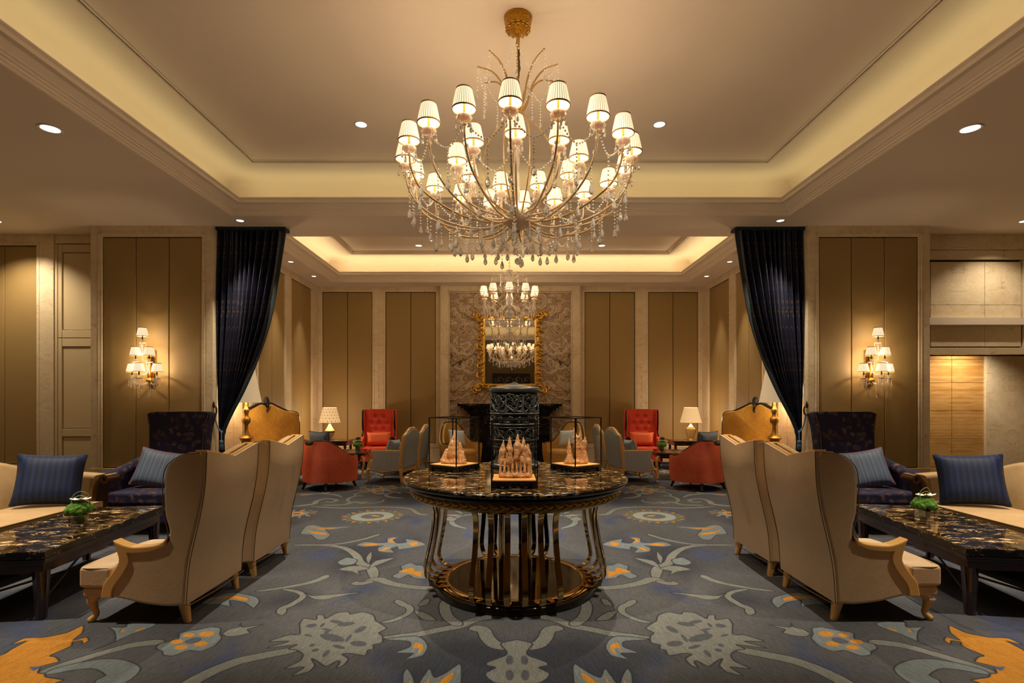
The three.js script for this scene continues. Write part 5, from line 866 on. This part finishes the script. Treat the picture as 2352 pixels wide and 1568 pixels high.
// ---------------------------------------------------------------- navy high-back armchairs
function cushion(name, label, mat, w, h, t, pos, rot, piping, group) {
  const o = thing(name, label, 'cushion', pos, 0, group); o.rotation.set(...rot, 'YXZ');
  mesh('cover', cushionGeo(w, h, t), mat, o);
  const e = []; for (let k = 0; k < 40; k++) { const q = k / 40 * 4, s = Math.floor(q), f = (q - s) * 2 - 1, [a, b] = [[f, -1], [1, f], [-f, 1], [-1, -f]][s]; e.push(V(a * w / 2 * (1 - 0.07 * (1 - b * b) * a * a), b * h / 2 * (1 - 0.07 * (1 - a * a) * b * b), 0)); }
  mesh('piping', tube(e, 0.005, 120, 5, true), piping, o);
  return o;
}
{
  const o = thing('high_back_armchair', 'x', 'armchair', [-3.68, 0, -5.55], 0, 'navy high back armchairs'), M = MAT.navy;
  const hw = (v) => 0.335 - 0.03 * Math.sin(PI * clamp(v * 1.25 - 0.25)) + 0.012 * smooth(0.85, 1, v);
  const tip = (u) => 1.21 - 0.03 * Math.pow(Math.abs(2 * u - 1), 10);
  const back = mesh('back', shell((u, v) => { const y = lerp(0.22, tip(u), v); return [(2 * u - 1) * hw(v), y, -0.24 - 0.10 * v + 0.035 * Math.cos(PI * (u - 0.5))]; }, (u, v) => { const y = lerp(0.14, tip(u), v); return [(2 * u - 1) * hw(v), y, -0.36 - 0.12 * v]; }, 24, 24, 0.7), M, o);
  for (const s of [-1, 1]) {
    const nails = []; for (let k = 0; k < 34; k++) { const v = lerp(0.35, 0.97, k / 33); nails.push(T(new THREE.SphereGeometry(0.0055, 6, 5), s * (hw(v) - 0.012), lerp(0.22, 1.19, v), -0.235 - 0.10 * v + 0.004)); } mesh('nail_trim', nails, MAT.oldBrass, back);
    mesh('arm_panel', shell((u, v) => { const z = lerp(-0.36, 0.32, u), top = lerp(0.66, 0.52, smooth(0, 1, u)); return [s * 0.40, lerp(0.12, top, v), z]; }, (u, v) => { const z = lerp(-0.36, 0.31, u), top = lerp(0.66, 0.52, smooth(0, 1, u)); return [s * 0.31, lerp(0.12, top, v), z]; }, 14, 6), M, o);
    mesh('arm_roll', taperTube([[s * 0.33, 0.74, -0.33], [s * 0.35, 0.66, -0.2], [s * 0.37, 0.585, 0.02], [s * 0.385, 0.55, 0.2], [s * 0.39, 0.535, 0.335]], (t) => lerp(0.04, 0.066, smooth(0, 0.5, t)), 24, 14), M, o);
    for (const z of [-0.3, 0.27]) mesh('leg', cyl(0.018, 0.028, 0.13, s * 0.33, 0, z, 10), MAT.ebony, o);
  }
  mesh('seat_base', box2(-0.33, 0.33, 0.12, 0.31, -0.34, 0.30, 0.02), M, o); mesh('seat_cushion', box2(-0.305, 0.305, 0.30, 0.43, -0.27, 0.32, 0.035), M, o);
  o.userData.label = 'navy brocade high back armchair with nail trim beneath the sconce by the panelled door';
  copyOf(o, [3.715, 0, -5.55], 0, 'navy brocade high back armchair with nail trim beneath the sconce by the wood lobby');
  cushion('throw_cushion', 'pale blue striped cushion with dark red piping in the navy armchair by the panelled door', MAT.blueCloth, 0.42, 0.40, 0.13, [-3.70, 0.615, -5.58], [-0.34, 0.28, -0.22], MAT.redPiping);
  cushion('throw_cushion', 'pale blue striped cushion with dark red piping in the navy armchair by the wood lobby', MAT.blueCloth, 0.42, 0.40, 0.13, [3.74, 0.615, -5.58], [-0.34, -0.28, 0.2], MAT.redPiping);
}
// ---------------------------------------------------------------- beige sofas
{
  const o = thing('sofa', 'x', 'sofa', [-4.09, 0, -3.92], 0, 'beige sofas'), M = MAT.sofa, L = 1.0;
  const top = (z) => 0.70 + 0.115 * smooth(1.05, 0.55, Math.abs(z));
  mesh('back', shell((u, v) => { const z = lerp(-L, L, u), y = lerp(0.30, top(z), v); return [-0.17 - 0.13 * v + 0.04 * Math.sin(PI * v), y, z]; }, (u, v) => { const z = lerp(-L, L, u), y = lerp(0.1, top(z) - 0.01, v); return [-0.40 - 0.03 * v, y, z]; }, 40, 14, 0), M, o);
  mesh('seat_cushion', shell((u, v) => { const z = lerp(-0.91, 0.91, u), x = lerp(-0.20, 0.385, v); return [x + 0.02 * Math.sin(PI * u) * v, 0.415 + 0.025 * Math.pow(Math.sin(PI * clamp(v, 0.02, 0.98)) * Math.sin(PI * clamp(u, 0.01, 0.99)), 0.4), z]; }, (u, v) => { const z = lerp(-0.91, 0.91, u), x = lerp(-0.20, 0.385, v); return [x + 0.02 * Math.sin(PI * u) * v, 0.275, z]; }, 40, 14, 0.9), M, o);
  mesh('seat_piping', tube([[0.38, 0.418, -0.90], [0.395, 0.42, -0.5], [0.404, 0.42, 0], [0.395, 0.42, 0.5], [0.38, 0.418, 0.90]], 0.006, 40, 6), MAT.piping, o);
  mesh('seat_base', box2(-0.38, 0.36, 0.10, 0.275, -0.98, 0.98, 0.02), M, o);
  for (const s of [-1, 1]) {
    mesh('arm', extrude(path2([...sm([[-0.42, 0.1], [-0.43, 0.5], [-0.42, 0.70]]), ...sm([[-0.3, 0.715], [0.0, 0.68], [0.2, 0.665], [0.315, 0.655]]), ...sm([[0.30, 0.6], [0.28, 0.45], [0.31, 0.28], [0.35, 0.1]])]), 0.16, 0.03, 3).translate(0, 0, s * 0.99), M, o);
    const post = [[0.365, 0.0], [0.345, 0.14], [0.315, 0.3], [0.305, 0.45], [0.33, 0.58], [0.365, 0.635]]; for (let k = 0; k <= 10; k++) { const t = k / 10, r = 0.036 * (1 - 0.62 * t), a = 2.1 - t * 6.2; post.push([0.388 + Math.cos(a) * r, 0.612 + Math.sin(a) * r]); }
    mesh('arm_scroll', barSweep(post.map(([x, y]) => V(x, y, s * 0.99)), 0.15, 0.026, V(0, 0, 1), 80), MAT.bronze, o);
    mesh('leg', cyl(0.02, 0.03, 0.1, -0.36, 0, s * 0.9, 10), MAT.ebony, o);
  }
  o.userData.label = 'beige upholstered sofa with bronze scroll arm beside the panelled door wall';
  copyOf(o, [4.09, 0, -3.92], PI, 'beige upholstered sofa with bronze scroll arm beside the wood lobby');
  cushion('sofa_cushion', 'navy striped satin cushion on the beige sofa by the panelled door', MAT.navyCloth, 0.47, 0.44, 0.17, [-3.97, 0.655, -4.58], [-0.30, 0.52, -0.06], MAT.teal);
  cushion('sofa_cushion', 'navy striped satin cushion on the beige sofa by the wood lobby', MAT.navyCloth, 0.47, 0.44, 0.17, [3.97, 0.655, -4.58], [-0.30, -0.52, 0.06], MAT.teal);
}
// ---------------------------------------------------------------- coffee tables with flower vases
function vase(x, y, d, s, label, group) {
  const o = thing('flower_vase', label, 'flower vase', [x, y, -d], 0.3, group); o.scale.setScalar(s);
  mesh('glass_block', extrude(path2([[-0.046, -0.046], [0.046, -0.046], [0.046, 0.046], [-0.046, 0.046]], [[[-0.042, -0.042], [-0.042, 0.042], [0.042, 0.042], [0.042, -0.042]]]), 0.085, 0.002, 1).rotateX(-PI / 2).translate(0, 0.0425, 0), phys({ color: '#ffffff', roughness: 0.02, transmission: 1, thickness: 0.006, ior: 1.5 }), o);
  mesh('glass_base', box2(-0.036, 0.036, 0.001, 0.016, -0.036, 0.036), phys({ color: '#ffffff', roughness: 0.02, transmission: 1, thickness: 0.006, ior: 1.5 }), o);
  mesh('leaf_wrap', lathe([[0, 0.02], [0.034, 0.02], [0.039, 0.05], [0.038, 0.09], [0, 0.09]], 16), MAT.leafGreen, o);
  const lumps = []; for (let k = 0; k < 46; k++) { const a = k * 2.4, r = 0.064 * Math.sqrt(k / 46), yy = 0.082 + 0.075 * Math.sqrt(Math.max(0, 1 - (r / 0.068) ** 2)), g = new THREE.IcosahedronGeometry(rr(0.022, 0.03), 2), p = g.attributes.position; for (let i = 0; i < p.count; i++) { const v = V().fromBufferAttribute(p, i), m = 1 + 0.22 * noise.noise(v.x * 160 + k, v.y * 160, v.z * 160); p.setXYZ(i, v.x * m, v.y * m, v.z * m); } g.computeVertexNormals(); lumps.push(T(g, Math.cos(a) * r, yy, Math.sin(a) * r)); }
  mesh('moss_ball', lumps, MAT.moss, o);
  for (let k = 0; k < 5; k++) { const a = k / 5 * TAU + 0.4; mesh('petal', T(shell((u, v) => [(u - 0.5) * 0.062 * Math.sin(PI * clamp(v, 0.04, 0.94)), 0.012 * v * v + 0.004 * Math.cos((u - 0.5) * 5) + 0.001, v * 0.064], (u, v) => [(u - 0.5) * 0.062 * Math.sin(PI * clamp(v, 0.04, 0.94)), 0.012 * v * v + 0.004 * Math.cos((u - 0.5) * 5) - 0.001, v * 0.064], 6, 6, 0), 0.008, 0.188, 0.005, -0.12, a, 0), MAT.petal, o); }
  mesh('flower_heart', T(new THREE.SphereGeometry(0.009, 8, 6), 0.008, 0.192, 0.005), std({ color: '#d8b84a', roughness: 0.7 }), o);
  for (const k of [0, 1]) mesh('grass_loop', tube([[-0.04, 0.13, 0.01 + k * 0.02], [-0.045, 0.21 - k * 0.02, 0], [0.01, 0.25 - k * 0.03, 0.01], [0.055, 0.22 - k * 0.03, 0.0], [0.06, 0.13, -0.01]], 0.0022, 24, 5), std({ color: '#6f7a45', roughness: 0.7 }), o);
}
{
  const o = thing('coffee_table', 'x', 'coffee table', [-3.217, 0, -3.86], 0.1285, 'black marble coffee tables'), W = 0.32, L = 0.7;
  mesh('table_top', box2(-W + 0.003, W - 0.003, 0.41, 0.43, -L + 0.003, L - 0.003, 0.003), MAT.black, o); mesh('top_edge', box2(-W, W, 0.382, 0.427, -L, L, 0.004), MAT.mantel, o);
  mesh('moulding', [box2(-W + 0.006, W - 0.006, 0.362, 0.382, -L + 0.006, L - 0.006, 0.008), box2(-W + 0.014, W - 0.014, 0.348, 0.364, -L + 0.014, L - 0.014, 0.006)], MAT.darkWood, o);
  mesh('apron', box2(-W + 0.028, W - 0.028, 0.29, 0.35, -L + 0.028, L - 0.028), MAT.darkWood, o);
  for (const x of [-1, 1]) for (const z of [-1, 1]) mesh('leg', T(new THREE.CylinderGeometry(0.046, 0.028, 0.3, 4).rotateY(PI / 4), x * (W - 0.058), 0.15, z * (L - 0.058)), MAT.darkWood, o);
  for (const s of [-1, 1]) mesh('cross_stretcher', tube([[-(W - 0.06) * s, 0.10, -(L - 0.06)], [0, 0.105, 0], [(W - 0.06) * s, 0.10, L - 0.06]], 0.008, 12, 6), MAT.bronze, o);
  o.userData.label = 'long black marble topped coffee table before the sofa by the panelled door';
  copyOf(o, [3.23, 0, -3.93], -0.14, 'long black marble topped coffee table before the sofa by the wood lobby');
  vase(-3.13, 0.4305, 3.86, 1, 'square glass vase of green moss and orchid on the coffee table by the panelled door', 'coffee table vases');
  vase(3.14, 0.4305, 4.03, 1, 'square glass vase of green moss and orchid on the coffee table by the wood lobby', 'coffee table vases');
}
cushion('throw_cushion', 'dark grey patterned cushion on the cream wing chair by the wood lobby', std({ color: '#2a2a30', roughness: 0.7, bumpMap: clothBump, bumpScale: 0.002 }), 0.38, 0.32, 0.12, [2.16, 0.505, -3.55], [-0.35, 1.57, 0], MAT.teal);
// ---------------------------------------------------------------- alcove seating
{ // gold velvet settees
  const o = thing('high_back_settee', 'x', 'settee', [-3.62, 0, -8.27], 1.075, 'gold velvet settees'), M = MAT.yellow;
  const half = sm([[0, 1.225], [0.03, 1.25], [0.10, 1.262], [0.22, 1.21], [0.36, 1.155], [0.50, 1.14], [0.58, 1.115], [0.615, 1.03], [0.625, 0.8], [0.62, 0.3]], 5), line = [...half.slice().reverse().map(([x, y]) => [-x, y]), ...half.slice(1)];
  const g = N(extrude(path2(line), 0.10, 0.02, 3)), p = g.attributes.position; for (let i = 0; i < p.count; i++) if (p.getZ(i) > 0) { const x = p.getX(i), y = p.getY(i); p.setZ(i, p.getZ(i) + 0.03 * Math.max(0, 1 - (Math.abs(x) - 0.3) ** 2 / 0.09) * smooth(0.3, 0.7, y) * smooth(1.25, 1.0, y)); } g.computeVertexNormals();
  mesh('back', toCreasedNormals(g, 0.7).translate(0, 0, -0.3), M, o);
  mesh('back_frame', taperTube(line.filter((_, i) => i % 2 === 0).map(([x, y]) => V(x * 1.012, y + 0.008, -0.30)), () => 0.032, 120, 8), MAT.ebony, o);
  const crest = []; for (let k = 0; k < 9; k++) { const a = lerp(-1.1, 1.1, k / 8); crest.push(taperTube([V(0, 1.22, -0.26), V(Math.sin(a) * 0.03, 1.25 + 0.03 * Math.cos(a), -0.25), V(Math.sin(a) * 0.065, 1.285 + Math.cos(a) * 0.105, -0.27)], (t) => 0.017 * (1.1 - 0.8 * t), 10, 6)); } crest.push(taperTube([V(0, 1.27, -0.25), V(0.008, 1.22, -0.235), V(-0.006, 1.17, -0.24), V(0, 1.13, -0.25)], (t) => 0.022 * (1.05 - t * 0.8), 14, 8)); mesh('crest_carving', crest, MAT.ebony, o);
  mesh('seat_base', box2(-0.60, 0.60, 0.15, 0.32, -0.3, 0.24, 0.02), M, o); mesh('seat_cushion', box2(-0.58, 0.58, 0.31, 0.44, -0.25, 0.25, 0.04), M, o);
  for (const x of [-0.55, 0.55]) for (const z of [-0.26, 0.2]) mesh('leg', cyl(0.015, 0.026, 0.16, x, 0, z, 10), MAT.ebony, o);
  o.userData.label = 'high backed gold velvet settee with black carved crest near the spotted lamp';
  copyOf(o, [3.64, 0, -8.27], -1.075, 'high backed gold velvet settee with black carved crest near the plain lamp');
}
function barrelChair(name, label, mat, opt, pos, turn, group) {
  const o = thing(name, label, 'armchair', pos, turn, group), { R = 0.39, back = 0.72, armY = 0.52, span = 2.15, y0 = 0.125 } = opt, ry = (u) => { const a = Math.abs(2 * u - 1); return lerp(back, armY, smooth(opt.k0 ?? 0.35, opt.k1 ?? 0.8, a)); };
  const f = (r, lift) => (u, v) => { const a = PI + (u - 0.5) * 2 * span, y = lerp(y0 + lift, ry(u), v), rad = r * (0.93 + 0.07 * Math.sin(PI * (0.2 + v * 0.6))) * (1 + (opt.flare ?? 0.02) * v); return [Math.sin(a) * rad, y, Math.cos(a) * rad * 1.0 + 0.02]; };
  mesh('shell', shell(f(R, 0), f(R - 0.085, 0.05), 56, 12, 0.8), mat, o);
  const rail = []; for (let k = 0; k <= 40; k++) { const u = k / 40, [x, y, z] = f(R - 0.035, 0)(u, 1); rail.push(V(x, y + 0.006, z)); }
  mesh('top_rail', taperTube(rail, () => opt.rail ?? 0.014, 80, 8), MAT.ebony, o);
  mesh('seat_base', cyl(R - 0.05, R - 0.06, 0.15, 0, y0 + 0.005, 0.03, 40), mat, o); mesh('seat_cushion', lathe([[0, 0.29], [R - 0.11, 0.29], [R - 0.09, 0.33], [R - 0.1, 0.40], [R - 0.14, 0.42], [0, 0.43]], 40).translate(0, 0, 0.04), mat, o);
  for (const a of [0.6, -0.6, 2.45, -2.45]) { const x = Math.sin(a) * (R - 0.07), z = Math.cos(a) * (R - 0.07); mesh('leg', taperTube([V(x, y0 + 0.02, z), V(x * 1.05, y0 * 0.55, z * 1.05), V(x * 1.14, 0.005, z * 1.14)], (t) => lerp(0.028, 0.015, t), 10, 8), MAT.ebony, o); }
  if (opt.crest) { const c = []; for (let k = 0; k < 11; k++) { const a = lerp(-1.45, 1.45, k / 10); c.push(T(new THREE.SphereGeometry(0.017, 8, 6), Math.sin(a) * 0.075, back - 0.005 - Math.cos(a) * 0.045, -R + 0.012 + 0.02)); } for (let k = 0; k < 8; k++) { c.push(T(new THREE.SphereGeometry(0.02, 8, 6), -0.055 + k * 0.0157, back - 0.002, -R + 0.03)); c.push(T(new THREE.SphereGeometry(0.019, 8, 6), -0.045 + k * 0.013, back - 0.024, -R + 0.028)); } mesh('crest_carving', c, MAT.ebony, o); }
  return o;
}
const ORANGE = { R: 0.41, back: 0.73, armY: 0.50, crest: true, span: 2.1, k0: 0.3, k1: 0.85 };
barrelChair('tub_chair', 'orange upholstered tub chair with black carved crest before the spotted lamp table', MAT.orange, ORANGE, [-2.74, 0, -8.06], 2.618, 'orange tub chairs');
barrelChair('tub_chair', 'orange upholstered tub chair with black carved crest before the plain lamp table', MAT.orange, ORANGE, [2.84, 0, -8.06], -2.618, 'orange tub chairs');
cushion('throw_cushion', 'slate blue striped cushion in the orange tub chair by the spotted lamp', MAT.blueCloth, 0.42, 0.36, 0.12, [-2.83, 0.69, -7.93], [-0.2, 2.618, 0.0], MAT.teal);
cushion('throw_cushion', 'slate blue striped cushion in the orange tub chair by the plain lamp', MAT.blueCloth, 0.42, 0.36, 0.12, [2.93, 0.69, -7.93], [-0.2, -2.618, 0.0], MAT.teal);
const GOLDB = { R: 0.37, back: 0.90, armY: 0.53, span: 2.2, k0: 0.12, k1: 0.62, flare: 0.1, rail: 0.018, y0: 0.16 };
barrelChair('barrel_armchair', 'gold velvet barrel armchair with black rails seen through the single cone stone case', MAT.yellow, GOLDB, [-0.93, 0, -9.85], 0.75, 'gold barrel armchairs');
barrelChair('barrel_armchair', 'gold velvet barrel armchair with black rails seen through the twin spire stone case', MAT.yellow, GOLDB, [1.0, 0, -9.85], -0.75, 'gold barrel armchairs');
cushion('throw_cushion', 'pale cushion in the gold barrel armchair behind the single cone stone case', MAT.paleCloth, 0.36, 0.30, 0.11, [-0.99, 0.625, -9.87], [-0.3, 0.75, -0.1], MAT.cord);
cushion('throw_cushion', 'pale cushion in the gold barrel armchair behind the twin spire stone case', MAT.paleCloth, 0.36, 0.30, 0.11, [1.06, 0.625, -9.87], [-0.3, -0.75, 0.1], MAT.cord);
{ // tufted red wing chairs
  const o = thing('tufted_wing_chair', 'x', 'wing chair', [-2.60, 0, -10.42], 0.1, 'tufted red wing chairs'), M = MAT.red, btn = [];
  for (let r = 0; r < 4; r++) for (let c = 0; c < (r % 2 ? 2 : 3); c++) btn.push([(c - (r % 2 ? 0.5 : 1)) * 0.15, 0.60 + r * 0.13]);
  const dimple = (x, y) => btn.reduce((s, [bx_, by]) => s + 0.026 * Math.exp(-((x - bx_) ** 2 + (y - by) ** 2) / 0.0018), 0);
  const back = mesh('back', shell((u, v) => { const x = (u - 0.5) * 0.54, y = lerp(0.38, 1.14, v); return [x, y, -0.17 - 0.08 * v + 0.03 * Math.cos(PI * (u - 0.5)) - dimple(x, y)]; }, (u, v) => [(u - 0.5) * 0.60, lerp(0.15, 1.145, v), -0.33 - 0.08 * v], 44, 56, 0.8), M, o);
  for (const [x, y] of btn) { const v = (y - 0.38) / 0.76, u = x / 0.54; mesh('tuft_button', T(new THREE.SphereGeometry(0.011, 8, 6), x, y, -0.17 - 0.08 * v + 0.03 * Math.cos(PI * u) - 0.022), M, back); }
  for (const s of [-1, 1]) {
    const out = [...sm([[-0.40, 1.14], [-0.30, 1.145], [-0.14, 1.13]]), ...sm([[-0.11, 1.08], [-0.11, 0.9], [-0.15, 0.72], [-0.10, 0.60], [0.08, 0.58], [0.27, 0.58]]), ...sm([[0.29, 0.5], [0.26, 0.35], [0.28, 0.15]]), [-0.33, 0.15]];
    const wing = mesh('wing_panel', extrude(path2(out), 0.06, 0.012, 2).rotateY(-PI / 2).translate(s * 0.305, 0, 0), M, o);
    mesh('wing_edge', taperTube([[s * 0.305, 1.13, -0.13], [s * 0.31, 1.06, -0.105], [s * 0.31, 0.9, -0.10], [s * 0.31, 0.72, -0.14], [s * 0.315, 0.615, -0.085]], () => 0.017, 30, 8), MAT.ebony, wing);
    mesh('arm_scroll', merge([T(new THREE.CylinderGeometry(0.05, 0.05, 0.09, 20), s * 0.32, 0.575, 0.285, PI / 2, 0, 0), taperTube([[s * 0.32, 0.56, 0.30], [s * 0.31, 0.42, 0.285], [s * 0.31, 0.17, 0.285]], (t) => lerp(0.03, 0.02, t), 14, 8)]), MAT.ebony, o);
    for (const z of [-0.3, 0.25]) mesh('leg', cyl(0.015, 0.024, 0.16, s * 0.27, 0, z, 10), MAT.ebony, o);
  }
  mesh('seat_base', box2(-0.28, 0.28, 0.15, 0.31, -0.3, 0.27, 0.015), M, o); mesh('seat_cushion', box2(-0.272, 0.272, 0.30, 0.42, -0.17, 0.28, 0.035), M, o);
  o.userData.label = 'tall red velvet wing chair with buttoned back beside the spotted lamp';
  copyOf(o, [2.60, 0, -10.42], -0.1, 'tall red velvet wing chair with buttoned back beside the plain lamp');
  cushion('throw_cushion', 'orange silk cushion in the red wing chair by the spotted lamp', MAT.orangeSilk, 0.46, 0.26, 0.13, [-2.595, 0.565, -10.485], [-0.22, 0.1, 0.02], MAT.orangeSilk);
  cushion('throw_cushion', 'orange silk cushion in the red wing chair by the plain lamp', MAT.orangeSilk, 0.46, 0.26, 0.13, [2.595, 0.565, -10.485], [-0.22, -0.1, -0.02], MAT.orangeSilk);
}
{ // grey striped bergeres with gilt frames
  const o = thing('gilt_bergere', 'x', 'armchair', [0, 0, 0], 0, 'grey striped gilt armchairs'), M = MAT.greyStripe, G = MAT.goldWood;
  const half = sm([[0, 0.845], [0.05, 0.86], [0.12, 0.84], [0.20, 0.80], [0.27, 0.765], [0.29, 0.70], [0.29, 0.55], [0.285, 0.24]], 5), line = [...half.slice().reverse().map(([x, y]) => [-x, y]), ...half.slice(1)];
  const lean = (g) => { const p = g.attributes.position; for (let i = 0; i < p.count; i++) p.setZ(i, p.getZ(i) - 0.29 - 0.14 * Math.max(0, p.getY(i) - 0.35)); g.computeVertexNormals(); return g; };
  mesh('back_panel', toCreasedNormals(lean(N(extrude(path2(line), 0.085, 0.015, 2))), 0.6), M, o);
  mesh('back_frame', lean(taperTube(line.filter((_, i) => i % 2 === 0).map(([x, y]) => V(x * 1.03, y + 0.008, 0)), () => 0.029, 110, 8)), G, o);
  mesh('crest_carving', [T(new THREE.SphereGeometry(0.026, 10, 8).scale(1.6, 0.7, 0.7), -0.03, 0.868, -0.362, 0, 0, 0.4), T(new THREE.SphereGeometry(0.026, 10, 8).scale(1.6, 0.7, 0.7), 0.03, 0.868, -0.362, 0, 0, -0.4)], G, o);
  for (const s of [-1, 1]) {
    const out = [[-0.29, 0.51], [0.20, 0.51], ...sm([[0.20, 0.49], [0.17, 0.42], [0.19, 0.33], [0.25, 0.23]]), ...sm([[0.15, 0.205], [0.0, 0.19], [-0.15, 0.205], [-0.29, 0.22]])];
    mesh('side_panel', extrude(path2(out.map(([z, y]) => [z, y])), 0.05, 0.008, 2).rotateY(-PI / 2).translate(s * 0.285, 0, 0), M, o);
    mesh('arm_rail', T(bx(0.05, 0.035, 0.52, 0, 0, 0, 0.012), s * 0.287, 0.515, -0.045), G, o);
    mesh('arm_stile', taperTube([[s * 0.287, 0.515, 0.205], [s * 0.287, 0.46, 0.185], [s * 0.287, 0.38, 0.175], [s * 0.287, 0.30, 0.21], [s * 0.287, 0.215, 0.26]], () => 0.02, 20, 8), G, o);
    mesh('side_rail', taperTube([[s * 0.287, 0.215, 0.27], [s * 0.287, 0.205, 0.14], [s * 0.287, 0.18, 0.05], [s * 0.287, 0.185, -0.02], [s * 0.287, 0.205, -0.14], [s * 0.287, 0.22, -0.29]], () => 0.024, 24, 8), G, o);
    mesh('front_leg', taperTube([[s * 0.285, 0.22, 0.26], [s * 0.292, 0.16, 0.285], [s * 0.29, 0.08, 0.265], [s * 0.295, 0.03, 0.27], [s * 0.30, 0.008, 0.30]], (t) => lerp(0.034, 0.017, Math.min(1, t * 1.5)) + 0.005 * smooth(0.85, 1, t), 18, 8), G, o);
    mesh('rear_leg', taperTube([[s * 0.285, 0.24, -0.29], [s * 0.29, 0.16, -0.30], [s * 0.288, 0.07, -0.30], [s * 0.29, 0.006, -0.315]], (t) => lerp(0.036, 0.02, Math.min(1, t * 1.4)), 14, 8), G, o);
  }
  mesh('front_rail', taperTube([[-0.285, 0.215, 0.265], [-0.12, 0.2, 0.28], [0, 0.18, 0.285], [0.12, 0.2, 0.28], [0.285, 0.215, 0.265]], () => 0.024, 20, 8), G, o); mesh('rear_rail', box2(-0.28, 0.28, 0.17, 0.24, -0.315, -0.27, 0.01), G, o);
  mesh('seat_cushion', box2(-0.255, 0.255, 0.25, 0.37, -0.25, 0.27, 0.04), M, o); mesh('seat_deck', box2(-0.27, 0.27, 0.20, 0.25, -0.28, 0.26), M, o);
  o.position.set(-1.97, 0, -8.8); o.rotation.y = -1.78; o.userData.label = 'grey striped gilt armchair beside the orange tub chair on the spotted lamp side';
  copyOf(o, [-1.90, 0, -9.72], -1.66, 'grey striped gilt armchair beside the red wing chair on the spotted lamp side');
  copyOf(o, [2.02, 0, -8.8], 1.78, 'grey striped gilt armchair beside the orange tub chair on the plain lamp side');
  copyOf(o, [1.94, 0, -9.72], 1.66, 'grey striped gilt armchair beside the red wing chair on the plain lamp side');
  cushion('throw_cushion', 'grey cushion in the striped gilt armchair beside the orange tub chair by the spotted lamp', MAT.greyStripe, 0.36, 0.30, 0.13, [-1.955, 0.535, -8.81], [-0.3, -1.78, 0.05], MAT.piping);
  cushion('throw_cushion', 'grey cushion in the striped gilt armchair beside the orange tub chair by the plain lamp', MAT.greyStripe, 0.36, 0.30, 0.13, [2.005, 0.535, -8.81], [-0.3, 1.78, -0.05], MAT.piping);
}
{ // low dark tables of the alcove
  const o = thing('low_table', 'x', 'table', [-2.87, 0, -9.2], 0.12, 'low tables of the alcove');
  mesh('table_top', box2(-0.40, 0.40, 0.415, 0.45, -0.36, 0.36, 0.012), MAT.darkWood, o); mesh('apron', box2(-0.35, 0.35, 0.35, 0.415, -0.31, 0.31, 0.008), MAT.darkWood, o);
  for (const x of [-1, 1]) for (const z of [-1, 1]) mesh('leg', taperTube([[x * 0.30, 0.40, z * 0.26], [x * 0.37, 0.36, z * 0.33], [x * 0.375, 0.25, z * 0.335], [x * 0.345, 0.1, z * 0.305], [x * 0.37, 0.006, z * 0.33]], (t) => lerp(0.026, 0.015, t), 20, 8), MAT.goldWood, o);
  o.userData.label = 'low dark wood table with gilt legs before the red wing chair by the spotted lamp';
  copyOf(o, [2.87, 0, -9.2], -0.12, 'low dark wood table with gilt legs before the red wing chair by the plain lamp');
  vase(-2.6, 0.451, 9.05, 1.0, 'small flower vase on the low table by the spotted lamp', 'alcove vases'); vase(2.58, 0.451, 9.05, 1.0, 'small flower vase on the low table by the plain lamp', 'alcove vases');
}
{ // the tall scroll panel that the mirror shows, behind the camera
  const o = thing('banquette', 'tall dark banquette back with gold scrollwork reflected in the gilt mirror', 'banquette', [0.05, 0, 1.85]);
  mesh('back_board', box2(-0.85, 0.85, 0, 2.5, 0.05, 0.2, 0.02), std({ color: '#12110f', roughness: 0.6 }), o); mesh('seat', box2(-0.85, 0.85, 0, 0.45, -0.4, 0.06, 0.03), MAT.ebony, o);
  for (let r = 0; r < 4; r++) for (let c = 0; c < 4; c++) for (const s of [-1, 1]) { const p = []; for (let k = 0; k <= 12; k++) { const t = k / 12, q = 0.13 * (1 - 0.75 * t), a = s * t * 5.5 + (r % 2 ? 0.5 : 2.2); p.push(V(-0.62 + c * 0.41 + s * 0.09 + Math.cos(a) * q, 1.2 + r * 0.34 + Math.sin(a) * q, 0.045)); } mesh('gold_scroll', taperTube(p, () => 0.011, 24, 5), MAT.gilt, o); }
}
renderer.render(scene, camera);
